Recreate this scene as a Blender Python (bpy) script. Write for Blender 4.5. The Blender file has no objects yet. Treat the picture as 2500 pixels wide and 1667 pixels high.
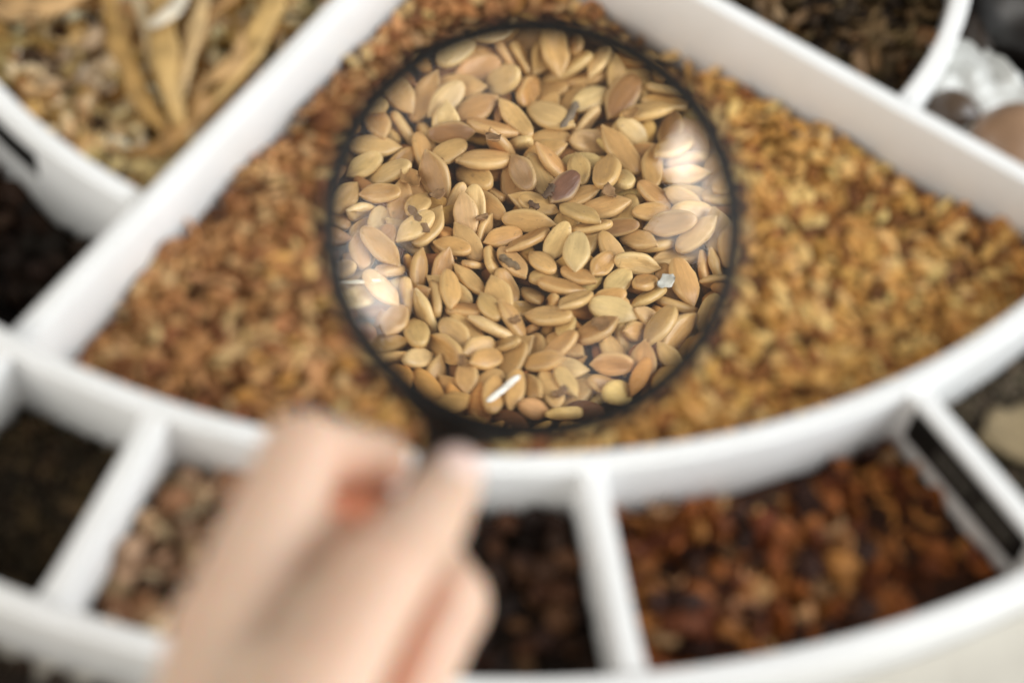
import bpy, bmesh, math, random
import numpy as np
from mathutils import Vector, Matrix, Quaternion, Euler, noise

# ------------------------------------------------------------------ camera, world, light, exposure
S = 0.01                                    # everything below is written in centimetres
sc = bpy.context.scene
col = sc.collection
rad = math.radians

cam_d = bpy.data.cameras.new('camera')
cam = bpy.data.objects.new('camera', cam_d)
col.objects.link(cam)
cam_d.sensor_width = 36.0
cam_d.lens = 64.8
cam_d.clip_start = 0.01
cam_d.clip_end = 20.0
CAM_R = Vector((0.990110, 0.110545, 0.086389))
CAM_U = Vector((-0.140296, 0.780142, 0.609668))
CAM_F = Vector((0.0, 0.615758, -0.787936))
m = Matrix((CAM_R, CAM_U, -CAM_F)).transposed().to_4x4()
m.translation = Vector((0, 0, 31.5)) * S
cam.matrix_world = m
cam_d.dof.use_dof = True
cam_d.dof.focus_distance = 79.6 * S
cam_d.dof.aperture_fstop = 8.5
cam_d.dof.aperture_blades = 0
sc.camera = cam

world = bpy.data.worlds.new('World')
sc.world = world
world.use_nodes = True
bg = world.node_tree.nodes['Background']
bg.inputs['Color'].default_value = (1.0, 0.94, 0.85, 1)
bg.inputs['Strength'].default_value = 0.27

def area(name, pos, target, sx, sy, power, color, along=None):
    l = bpy.data.lights.new(name, 'AREA')
    l.shape = 'RECTANGLE'; l.size = sx * S; l.size_y = sy * S; l.energy = power; l.color = color
    o = bpy.data.objects.new(name, l); col.objects.link(o)
    o.location = Vector(pos) * S
    d = (Vector(pos) - Vector(target)).normalized()
    o.rotation_euler = d.to_track_quat('Z', 'Y').to_euler()
    if along is not None:                    # long side of the lamp follows this direction
        y = (along - along.dot(d) * d).normalized(); x = y.cross(d)
        o.rotation_euler = Matrix((x, y, d)).transposed().to_euler()
    return o
LAMP_TURN = Vector((-0.40, -0.72, -0.56))
HOT, VEIL = (55.8, -9.6, 145.8), (67.4, -21.8, 139.5)
# tall window to the right, a bright ceiling light up and to the right, a paler pane beside it
area('window_light', (160, 24, 85), (0, 24, 0), 150, 120, 46.0, (0.93, 0.97, 1.0))
area('side_window_light', (85, -120, 85), (0, 24, 0), 120, 120, 5.0, (0.90, 0.96, 1.0))
area('fill_light', (-125, -55, 85), (0, 24, 0), 140, 120, 20.0, (1.0, 0.97, 0.91))  # added unseen soft fill, lifts wall faces turned to the left front
area('ceiling_light', HOT, (0, 24, 5), 12, 25, 1.05, (1.0, 0.98, 0.95), LAMP_TURN)
area('skylight', VEIL, (0, 24, 5), 26, 60, 2.0, (1.0, 0.98, 0.95), LAMP_TURN)

sc.view_settings.view_transform = 'Standard'
sc.view_settings.look = 'None'
sc.view_settings.exposure = 0.06
sc.view_settings.gamma = 1.0
sc.view_settings.use_curve_mapping = False
sc.cycles.use_denoising = True
sc.cycles.caustics_refractive = True
sc.cycles.caustics_reflective = False
sc.cycles.max_bounces = 12
sc.cycles.diffuse_bounces = 5
sc.cycles.glossy_bounces = 4
sc.cycles.transmission_bounces = 10
sc.cycles.sample_clamp_indirect = 45.0
sc.cycles.blur_glossy = 0.5

rnd = random.Random(11)

# ------------------------------------------------------------------ helpers
def tag(o, label=None, cat=None, group=None, kind=None):
    if label: o['label'] = label
    if cat: o['category'] = cat
    if group: o['group'] = group
    if kind: o['kind'] = kind
    return o

def empty(name, loc):
    o = bpy.data.objects.new(name, None); col.objects.link(o)
    o.location = Vector(loc) * S; o.empty_display_size = 0.01
    return o

def mesh(name, verts, faces, smooth=True):
    me = bpy.data.meshes.new(name)
    me.from_pydata([tuple(Vector(v) * S) for v in verts], [], faces)
    if smooth: me.polygons.foreach_set('use_smooth', [True] * len(me.polygons))
    me.update()
    return me

def link(name, me, mat=None, parent=None, loc=None):
    o = bpy.data.objects.new(name, me); col.objects.link(o)
    if mat is not None and len(me.materials) == 0: me.materials.append(mat)
    if loc is not None: o.location = Vector(loc) * S
    if parent is not None:
        o.parent = parent
        o.matrix_parent_inverse = Matrix.Translation(-parent.location)
    return o

def bm_mesh(name, bm, smooth=True):
    me = bpy.data.meshes.new(name); bm.to_mesh(me); bm.free()
    me.transform(Matrix.Scale(S, 4))
    if smooth: me.polygons.foreach_set('use_smooth', [True] * len(me.polygons))
    return me

# ------------------------------------------------------------------ materials
def mat(name):
    m_ = bpy.data.materials.new(name); m_.use_nodes = True
    nt = m_.node_tree
    return m_, nt, nt.nodes['Principled BSDF']

def coords(nt, scale, kind='Object'):
    tc = nt.nodes.new('ShaderNodeTexCoord'); mp = nt.nodes.new('ShaderNodeMapping')
    mp.inputs['Scale'].default_value = scale
    nt.links.new(tc.outputs[kind], mp.inputs['Vector'])
    return mp.outputs['Vector']

def noise_n(nt, vec, scale, detail=4, rough=0.6):
    n = nt.nodes.new('ShaderNodeTexNoise'); n.inputs['Scale'].default_value = scale
    n.inputs['Detail'].default_value = detail; n.inputs['Roughness'].default_value = rough
    nt.links.new(vec, n.inputs['Vector'])
    return n.outputs['Fac']

def maprange(nt, val, a, b, c, d):
    n = nt.nodes.new('ShaderNodeMapRange')
    for i, v in zip((1, 2, 3, 4), (a, b, c, d)): n.inputs[i].default_value = v
    nt.links.new(val, n.inputs[0])
    return n.outputs[0]

def mult(nt, colr, fac):
    n = nt.nodes.new('ShaderNodeMix'); n.data_type = 'RGBA'; n.blend_type = 'MULTIPLY'; n.inputs[0].default_value = 1.0
    nt.links.new(colr, n.inputs[6])
    c = nt.nodes.new('ShaderNodeCombineColor')
    for i in range(3): nt.links.new(fac, c.inputs[i])
    nt.links.new(c.outputs[0], n.inputs[7])
    return n.outputs[2]

def mixc(nt, fac, a, b):
    n = nt.nodes.new('ShaderNodeMix'); n.data_type = 'RGBA'
    nt.links.new(fac, n.inputs[0])
    for s_, v in ((6, a), (7, b)):
        if isinstance(v, tuple): n.inputs[s_].default_value = v
        else: nt.links.new(v, n.inputs[s_])
    return n.outputs[2]

def bump(nt, p, h, strength, dist):
    b = nt.nodes.new('ShaderNodeBump'); b.inputs['Strength'].default_value = strength
    b.inputs['Distance'].default_value = dist
    nt.links.new(h, b.inputs['Height']); nt.links.new(b.outputs[0], p.inputs['Normal'])

def white_plastic():
    m_, nt, p = mat('white_plastic')
    v = coords(nt, (1, 1, 1))
    f = noise_n(nt, v, 60, 6)
    nt.links.new(mixc(nt, maprange(nt, f, .35, .75, 0, 1), (.83, .83, .82, 1), (.78, .78, .76, 1)), p.inputs['Base Color'])
    nt.links.new(maprange(nt, noise_n(nt, v, 300, 3), .3, .7, .32, .48), p.inputs['Roughness'])
    bump(nt, p, noise_n(nt, v, 1500, 2), .05, .0004)
    return m_

def tinted(name, source, rough=.6, spec=.3, nscale=900, stretch=(1, 1, 1), contrast=(.75, 1.12), bump_s=.25, coat=0, sss=0):
    """natural pieces: the colour of each piece comes from the object or from the 'tint' attribute"""
    m_, nt, p = mat(name)
    if source == 'object':
        n = nt.nodes.new('ShaderNodeObjectInfo'); c = n.outputs['Color']
    else:
        n = nt.nodes.new('ShaderNodeAttribute'); n.attribute_name = 'tint'; c = n.outputs['Color']
    v = coords(nt, stretch)
    f = noise_n(nt, v, nscale, 5, .65)
    c = mult(nt, c, maprange(nt, f, .3, .7, *contrast))
    nt.links.new(c, p.inputs['Base Color'])
    p.inputs['Roughness'].default_value = rough
    p.inputs['Specular IOR Level'].default_value = spec
    p.inputs['Coat Weight'].default_value = coat
    if bump_s: bump(nt, p, f, bump_s, .0003)
    if sss:
        p.inputs['Subsurface Weight'].default_value = sss
        p.inputs['Subsurface Radius'].default_value = (1, .6, .3)
        p.inputs['Subsurface Scale'].default_value = .0008
    return m_

def seed_material(name, source):
    m_, nt, p = mat(name)
    if source == 'object':
        n = nt.nodes.new('ShaderNodeObjectInfo'); c = n.outputs['Color']
        rv = n.outputs['Random']
    else:
        n = nt.nodes.new('ShaderNodeAttribute'); n.attribute_name = 'tint'; c = n.outputs['Color']
        rv = n.outputs['Fac']
    tc = nt.nodes.new('ShaderNodeTexCoord'); mp = nt.nodes.new('ShaderNodeMapping')
    mp.inputs['Scale'].default_value = (1, 5, 1)
    nt.links.new(tc.outputs['Object'], mp.inputs['Vector'])
    off = nt.nodes.new('ShaderNodeCombineXYZ')
    nt.links.new(rv, off.inputs[2]); nt.links.new(off.outputs[0], mp.inputs['Location'])
    fib = noise_n(nt, mp.outputs['Vector'], 420, 5, .7)           # fine lengthwise fibres
    mp2 = nt.nodes.new('ShaderNodeMapping'); nt.links.new(tc.outputs['Object'], mp2.inputs['Vector']); nt.links.new(off.outputs[0], mp2.inputs['Location'])
    blot = noise_n(nt, mp2.outputs['Vector'], 330, 3, .5)         # blotches a couple of millimetres wide
    c = mult(nt, c, maprange(nt, fib, .3, .7, .82, 1.10))
    c = mult(nt, c, maprange(nt, blot, .35, .72, 1.08, .80))
    mg = nt.nodes.new('ShaderNodeAttribute'); mg.attribute_name = 'margin'
    if source == 'object':
        c = mixc(nt, maprange(nt, mg.outputs['Fac'], 0, 1, 0, .30), c, (.78, .56, .25, 1))
        tip = nt.nodes.new('ShaderNodeAttribute'); tip.attribute_name = 'tip'
        spots = maprange(nt, noise_n(nt, mp2.outputs['Vector'], 1500, 2), .66, .74, 0, .55)
        c = mixc(nt, maprange(nt, tip.outputs['Fac'], 0, 1, 0, .35), c, (.42, .27, .12, 1))
        c = mixc(nt, spots, c, (.24, .14, .06, 1))
    nt.links.new(c, p.inputs['Base Color'])
    p.inputs['Roughness'].default_value = .40 if source == 'object' else .6
    p.inputs['Specular IOR Level'].default_value = .45 if source == 'object' else .15
    bump(nt, p, fib, .45, .0002)
    return m_

M_white = white_plastic()
M_seed = seed_material('seed_shell', 'object')
M_seed_mass = seed_material('seed_shell_mass', 'tint')
M_chip = tinted('dried_chip', 'object', .65, .2, 500, contrast=(.6, 1.25))
M_chip_mass = tinted('dried_mass', 'tint', .7, .15, 500, contrast=(.6, 1.25))
M_pod = tinted('dried_pod', 'object', .55, .25, 160, (1, 1, 1), (.45, 1.25), .6)
M_fine = tinted('fine_grain', 'tint', .8, .12, 700, contrast=(.6, 1.3))

def black_plastic():
    m_, nt, p = mat('black_plastic')
    p.inputs['Base Color'].default_value = (.006, .0055, .005, 1)
    p.inputs['Specular IOR Level'].default_value = .25
    p.inputs['Roughness'].default_value = .45
    bump(nt, p, noise_n(nt, coords(nt, (1, 1, 1)), 1800, 2), .08, .0003)
    return m_
M_black = black_plastic()

def label_black():
    m_, nt, p = mat('label_black')
    p.inputs['Base Color'].default_value = (.007, .006, .005, 1); p.inputs['Roughness'].default_value = .6; p.inputs['Specular IOR Level'].default_value = .15
    return m_
M_label = label_black()

def label_white():
    m_, nt, p = mat('label_print'); p.inputs['Base Color'].default_value = (.13, .12, .10, 1); p.inputs['Roughness'].default_value = .6
    return m_
M_print = label_white()

def glass():
    m_, nt, p = mat('lens_glass')
    p.inputs['Base Color'].default_value = (1, 1, 1, 1)
    p.inputs['Roughness'].default_value = 0.0
    p.inputs['IOR'].default_value = 1.5
    p.inputs['Transmission Weight'].default_value = 1.0
    return m_
M_glass = glass()

def skin():
    m_, nt, p = mat('skin')
    v = coords(nt, (1, 1, 1))
    f = noise_n(nt, v, 55, 4)
    base = mixc(nt, maprange(nt, f, .35, .7, 0, 1), (.60, .455, .345, 1), (.59, .405, .295, 1))
    fl = nt.nodes.new('ShaderNodeAttribute'); fl.attribute_name = 'flush_shade'     # warm shade painted between the fingers, plus redder knuckles and fingertip
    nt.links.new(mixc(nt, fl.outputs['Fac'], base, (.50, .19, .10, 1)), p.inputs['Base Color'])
    p.inputs['Roughness'].default_value = .48
    p.inputs['Specular IOR Level'].default_value = .4
    p.inputs['Subsurface Weight'].default_value = .75
    p.inputs['Subsurface Radius'].default_value = (1, .32, .16)
    p.inputs['Subsurface Scale'].default_value = .011
    bump(nt, p, noise_n(nt, v, 900, 3), .12, .0004)
    return m_
M_skin = skin()

def nail():
    m_, nt, p = mat('nail'); p.inputs['Base Color'].default_value = (.80, .58, .50, 1); p.inputs['Roughness'].default_value = .22
    return m_
M_nail = nail()

def table_mat():
    m_, nt, p = mat('table_top')
    f = noise_n(nt, coords(nt, (1, 1, 1)), 90, 6)
    nt.links.new(mixc(nt, maprange(nt, f, .3, .7, 0, 1), (.56, .53, .46, 1), (.48, .45, .39, 1)), p.inputs['Base Color'])
    p.inputs['Roughness'].default_value = .55
    return m_
M_table = table_mat()

def foil():
    m_, nt, p = mat('clear_wrap')
    p.inputs['Base Color'].default_value = (.58, .58, .55, 1); p.inputs['Roughness'].default_value = .22
    return m_
M_foil = foil()

# ------------------------------------------------------------------ the tray
CX, CY = -2.919, 40.587                      # centre of the round tray
def polar(r, a, z):                          # a in degrees, 0 = towards the viewer, growing to the right
    a = rad(a)
    return Vector((CX + r * math.sin(a), CY - r * math.cos(a), z))

FLOOR = -4.0
TH = 0.48
def wall_profile(th, z0, z1, r=0.07, n=4):
    """closed section: list of (offset, z), rounded at the top"""
    pts = [(-th / 2, z0)]
    for k in range(n + 1):
        t = math.pi / 2 * k / n
        pts.append((-th / 2 + r - r * math.cos(t), z1 - r + r * math.sin(t)))
    for k in range(n + 1):
        t = math.pi / 2 * (1 - k / n)
        pts.append((th / 2 - r + r * math.cos(t), z1 - r + r * math.sin(t)))
    pts.append((th / 2, z0))
    return pts

def arc_wall(name, rmid, a0, a1, parent, top=0.0, th=TH):
    prof = wall_profile(th, FLOOR, top)
    n = max(8, int(abs(a1 - a0) / 1.2)); k = len(prof)
    vs, fs = [], []
    for i in range(n + 1):
        a = a0 + (a1 - a0) * i / n
        for (o_, z) in prof: vs.append(polar(rmid + o_, a, z))
    for i in range(n):
        for j in range(k):
            j2 = (j + 1) % k
            fs.append((i * k + j, i * k + j2, (i + 1) * k + j2, (i + 1) * k + j))
    if abs(a1 - a0) < 359:
        fs.append(tuple(range(k))); fs.append(tuple(reversed(range(n * k, n * k + k))))
    return link(name, mesh(name, vs, fs), M_white, parent)

def radial_wall(name, a, r0, r1, parent, top=-0.004, th=TH, flare0=0, flare1=0):
    d = polar(1, a, 0) - polar(0, a, 0); nrm = Vector((-d.y, d.x, 0))
    vs, fs = [], []
    n = 24
    for i in range(n + 1):
        r = r0 + (r1 - r0) * i / n
        w = th
        if flare1: w += flare1 * math.exp(-(r1 - r) / .35)
        if flare0: w += flare0 * math.exp(-(r - r0) / .35)
        for (o_, z) in wall_profile(w, FLOOR, top): vs.append(polar(r, a, z) + nrm * o_)
    k = len(vs) // (n + 1)
    for i in range(n):
        for j in range(k):
            j2 = (j + 1) % k
            fs.append((i * k + j, i * k + j2, (i + 1) * k + j2, (i + 1) * k + j))
    fs.append(tuple(range(k))); fs.append(tuple(reversed(range(n * k, n * k + k))))
    return link(name, mesh(name, vs, fs), M_white, parent)

R1L, R1R, R2, R3 = 14.62, 13.55, 19.40, 24.53        # mid radii of the ring walls
A_L, A_R = -22.75, 59.3                               # the two long walls of the big compartment
A_D1, A_DH, A_D2, A_D3 = -12.2, 2.0, 14.6, 37.0       # dividers of the outer ring

tray = empty('display_tray', (CX, CY, FLOOR))
tag(tray, 'round white plastic display tray split into wedge and ring compartments', 'tray')
arc_wall('outer_wall', R3, -180, 180, tray)
arc_wall('ring_wall', R2, -75, 95, tray)
arc_wall('inner_ring_wall', R1L, -75, A_L - .9, tray, -0.008)
arc_wall('inner_ring_wall', R1R, A_R + .95, 110, tray, -0.008)
radial_wall('divider', A_L, 1.0, R2 - TH / 2 + .03, tray)
radial_wall('divider', A_R, 1.0, R2 - TH / 2 + .03, tray)
for a in (A_L - .2, A_D1, A_DH, A_D2, A_D3, A_R + 1):
    radial_wall('divider', a, R2 + TH / 2 - .03, R3 - TH / 2 + .03, tray, flare0=.12, flare1=.12)
# floor of the tray
n = 120
vs = [polar(0, 0, FLOOR)] + [polar(R3, 360 * i / n, FLOOR) for i in range(n)]
link('tray_floor', mesh('tray_floor', vs, [(0, 1 + i, 1 + (i + 1) % n) for i in range(n)]), M_white, tray)

# black label strips with small pale print, one on a divider, one on the inner ring wall
def divider_label():
    d = polar(1, A_D3, 0) - polar(0, A_D3, 0); nrm = Vector((d.y, -d.x, 0))    # clockwise side, towards the viewer
    if nrm.y > 0: nrm = -nrm
    def pt(r, z, o_): return polar(r, A_D3, z) + nrm * (TH / 2 + o_)
    r0, r1, z0, z1 = 19.95, 23.8, -1.22, -.16
    vs = [pt(r0, z0, .004), pt(r1, z0, .004), pt(r1, z1, .004), pt(r0, z1, .004),
          pt(r0, z0, .03), pt(r1, z0, .03), pt(r1, z1, .03), pt(r0, z1, .03)]
    fs = [(0, 1, 2, 3), (4, 5, 6, 7), (0, 1, 5, 4), (1, 2, 6, 5), (2, 3, 7, 6), (3, 0, 4, 7)]
    lab = link('label_strip', mesh('label_strip', vs, fs, False), M_label, tray)
    lab['label'] = 'black label strip with small pale blurred print'
    # the print is too blurred to read: two short words of upright strokes
    vs, fs = [], []
    r = r0 + 1.0
    rr = random.Random(5)
    for word in (6, 6):
        for k in range(word):
            w = .05; h0, h1 = -.86, -.50
            for (a_, b_, c_, d_) in ((r, r + w, h0, h1), (r + .09, r + .09 + w, h0 + (.1 if rr.random() < .5 else 0), h1), (r, r + .14, h1 - .05, h1) if rr.random() < .6 else (r, r + .14, h0, h0 + .05)):
                i = len(vs)
                vs += [pt(a_, c_, .034), pt(b_, c_, .034), pt(b_, d_, .034), pt(a_, d_, .034)]
                fs.append((i, i + 1, i + 2, i + 3))
            r += .19
        r += .2
    link('lettering', mesh('lettering', vs, fs, False), M_print, lab)
divider_label()
def ring_label():
    vs, fs = [], []
    n = 16; a0, a1, z0, z1 = -48, -35.5, -1.25, -.50
    for i in range(n + 1):
        a = a0 + (a1 - a0) * i / n
        for (o_, z) in ((.004, z0), (.004, z1), (.03, z1), (.03, z0)): vs.append(polar(R1L + TH / 2 + o_, a, z))
    for i in range(n):
        for j in range(4): fs.append((i * 4 + j, i * 4 + (j + 1) % 4, i * 4 + 4 + (j + 1) % 4, i * 4 + 4 + j))
    fs.append((0, 1, 2, 3)); fs.append(tuple(n * 4 + q for q in (3, 2, 1, 0)))
    link('label_strip', mesh('label_strip', vs, fs, False), M_label, tray)
ring_label()

# ------------------------------------------------------------------ the table round the tray (the tray is sunk in a round cut-out)
n = 160
vs, fs = [], []
def table_z(p): return -1.28 + (p.x - 1.2) * .0306
for i in range(n):
    for r in (R3 + TH / 2 + .04, 40, 120):
        p = polar(r, 360 * i / n, 0); p.z = table_z(p); vs.append(p)
for i in range(n):
    for j in range(2):
        a, b = i * 3 + j, ((i + 1) % n) * 3 + j
        fs.append((a, b, b + 1, a + 1))
tb = link('table_top', mesh('table_top', vs, fs, False), M_table)
tag(tb, 'cream table top with a round cut-out holding the tray', 'table', kind='structure')

# ------------------------------------------------------------------ generic pieces
def joined(name, protos, items, material, base=None):
    """many pieces in one mesh. protos: list of (verts Nx3, faces list of tuples); items: (proto, Matrix, colour)"""
    V, F, C, L = [], [], [], []
    n0 = 0
    for k, mx, c in items:
        pv, pf = protos[k]
        a = np.array(mx)
        V.append(pv @ a[:3, :3].T + a[:3, 3])
        for f in pf: F.append([q + n0 for q in f])
        C.append(np.tile(np.array((*c, 1.0)), (len(pv), 1)))
        n0 += len(pv)
    if base is not None:
        bv, bf, bc = base
        V.append(np.array(bv, float)); C.append(np.tile(np.array((*bc, 1.0)), (len(bv), 1)))
        for f in bf: F.append([q + n0 for q in f])
    V = np.concatenate(V) * S; C = np.concatenate(C)
    me = bpy.data.meshes.new(name)
    me.from_pydata(V.tolist(), [], F)
    me.polygons.foreach_set('use_smooth', np.ones(len(me.polygons), bool))
    at = me.attributes.new('tint', 'FLOAT_COLOR', 'POINT')
    at.data.foreach_set('color', C.astype(np.float32).ravel())
    me.materials.append(material); me.update()
    o = bpy.data.objects.new(name, me); col.objects.link(o)
    return o

def chunk(seed, flat=.6, rough=.3, sub=1, elong=1.3):
    bm = bmesh.new(); bmesh.ops.create_icosphere(bm, subdivisions=sub, radius=.5)
    for v in bm.verts:
        q = noise.noise(v.co * 2.3 + Vector((seed * 7.1, seed * 3.3, 0)))
        q2 = noise.noise(v.co * 5 + Vector((0, seed * 5.1, 9)))
        v.co *= 1 + rough * 1.6 * q + rough * .6 * q2
        v.co.z *= flat; v.co.x *= elong
    vs = np.array([v.co[:] for v in bm.verts]); bm.verts.ensure_lookup_table()
    fs = [tuple(v.index for v in f.verts) for f in bm.faces]
    bm.free()
    return vs, fs

def curl(seed, length=1.0, width=.6, bend=1.2, th=.06, nu=7, nv=5, cup=.5):
    """a thin curled flake or peel with thickness"""
    rr = random.Random(seed)
    top = []
    b2 = rr.uniform(.4, 1) * bend; c2 = rr.uniform(.3, 1) * cup; tw = rr.uniform(-.6, .6)
    for i in range(nu + 1):
        u = i / nu - .5
        wv = math.sqrt(max(.04, 1 - (2 * u) ** 2 * .9)) * width / 2 * (1 + .2 * math.sin(u * 9 + seed))
        for j in range(nv + 1):
            v = -1 + 2 * j / nv
            x = math.sin(u * b2 * 2) / (b2 * 2) * 2 * length * .5 if b2 > .01 else u * length
            z = (1 - math.cos(u * b2 * 2)) / (b2 * 2) * length
            y = v * wv * (1 + .12 * math.sin(seed + i * 2.1 + j))
            z += c2 * v * v * width * .5 + .05 * width * math.sin(seed * 3 + i * 1.7 + j * 2.3) + tw * u * v * width * .5
            top.append((x, y, z))
    vs = top + [(x, y, z - th) for x, y, z in top]
    k = nv + 1; off = len(top); fs = []
    for i in range(nu):
        for j in range(nv):
            a = i * k + j
            fs.append((a, a + 1, a + k + 1, a + k)); fs.append((off + a, off + a + k, off + a + k + 1, off + a + 1))
    ring = [j for j in range(k)] + [i * k + nv for i in range(1, nu + 1)] + [nu * k + j for j in range(nv - 1, -1, -1)] + [i * k for i in range(nu - 1, 0, -1)]
    for q in range(len(ring)):
        a, b = ring[q], ring[(q + 1) % len(ring)]
        fs.append((a, off + a, off + b, b))
    return np.array(vs), fs

def sector_points(r0, r1, a0, a1, spacing, rr, inset=.15, tries=30):
    """dart throwing in a compartment; returns (x, y)"""
    pts = []; grid = {}
    area_ = (r1 * r1 - r0 * r0) * rad(a1 - a0) / 2
    for _ in range(int(area_ / spacing ** 2 * tries)):
        r = math.sqrt(rr.uniform((r0 + inset) ** 2, (r1 - inset) ** 2)); da = math.degrees(inset / max(r, .5))
        if a1 - a0 < 2 * da: continue
        p = polar(r, rr.uniform(a0 + da, a1 - da), 0)
        g = (int(p.x // spacing), int(p.y // spacing))
        if any((p.x - q[0]) ** 2 + (p.y - q[1]) ** 2 < spacing ** 2 for i in (-1, 0, 1) for j in (-1, 0, 1) for q in grid.get((g[0] + i, g[1] + j), ())): continue
        grid.setdefault(g, []).append((p.x, p.y)); pts.append((p.x, p.y))
    return pts

def vary(c, rr, v=.25, hue=.06):
    k = 1 + rr.uniform(-v, v)
    return tuple(max(0.002, x * k * (1 + rr.uniform(-hue, hue))) for x in c)

def bed(r0, r1, a0, a1, level, amp, seed, nr=14, na=26):
    vs, fs = [], []
    for i in range(nr + 1):
        for j in range(na + 1):
            p = polar(r0 + (r1 - r0) * i / nr, a0 + (a1 - a0) * j / na, 0)
            p.z = level + amp * noise.noise(Vector((p.x * .6, p.y * .6, seed)))
            vs.append(tuple(p))
    for i in range(nr):
        for j in range(na):
            a = i * (na + 1) + j; fs.append((a, a + na + 1, a + na + 2, a + 1))
    return vs, fs

def rot(rr, flat=.5):
    return Euler((rr.gauss(0, flat), rr.gauss(0, flat), rr.uniform(0, 6.283))).to_matrix().to_4x4()

def hill(x, y, amp, seed): return amp * noise.noise(Vector((x * .55, y * .55, seed * 3.7)))

def fill(name, r0, r1, a0, a1, level, protos, size, spacing, palette, rr, amp=.25, flat=.5, layers=2, mass_label='', cat='', single=None, singles=0, bedcol=(.02, .012, .006), material=None, lift=None):
    """a compartment full of pieces: the lower layer is one mass, the pieces on top are individuals when single is given"""
    items = []; tops = []
    for ly in range(layers):
        pts = sector_points(r0, r1, a0, a1, spacing, rr, inset=size * .32)
        for (x, y) in pts:
            s_ = size * rr.uniform(.65, 1.25)
            z = level + hill(x, y, amp, r0) + (ly - layers + .6) * size * .28 + (lift(x, y) if lift else 0)
            mx = Matrix.Translation((x, y, z)) @ rot(rr, flat) @ Matrix.Scale(s_, 4)
            c = vary(rr.choices([p[0] for p in palette], [p[1] for p in palette])[0], rr)
            (tops if single and ly == layers - 1 else items).append((rr.randrange(len(protos)), mx, c))
    if single and len(tops) > singles:
        tops.sort(key=lambda t: t[1].translation.y)             # the nearest ones stay individuals
        items += tops[singles:]; tops = tops[:singles]
    bv, bf = bed(r0 + .02, r1 - .02, a0, a1, level - size * .45, amp * .6, r0)
    if items or not single:
        o = joined(name, protos, items, material or M_chip_mass, (bv, bf, bedcol))
        tag(o, mass_label, cat, kind='stuff')
    if single:
        nm, lab, ct, grp, rows, cols, tones = single
        br = sorted(sum(t[2]) for t in tops)
        mes = []
        for q, (pv, pf) in enumerate(protos):
            me = mesh(nm, pv.tolist(), pf); me.materials.append(M_chip); mes.append(me)
        for k, mx, c in tops:
            o = bpy.data.objects.new(nm, mes[k]); col.objects.link(o)
            mm = mx.copy(); mm.translation = mm.translation * S
            o.matrix_world = mm; o.color = (*c, 1)
            d = Vector((mx.translation.x - CX, mx.translation.y - CY)); a = math.degrees(math.atan2(d.x, -d.y))
            row = rows[min(len(rows) - 1, int((d.length - r0) / (r1 - r0) * len(rows)))]
            cl = cols[max(0, min(len(cols) - 1, int((a - a0) / (a1 - a0) * len(cols))))]
            q_ = br.index(sum(c)) / max(1, len(br) - 1)
            tone = tones[min(len(tones) - 1, int(q_ * len(tones)))]
            tag(o, lab.format(tone=tone, row=row, col=cl), ct, grp)

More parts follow.
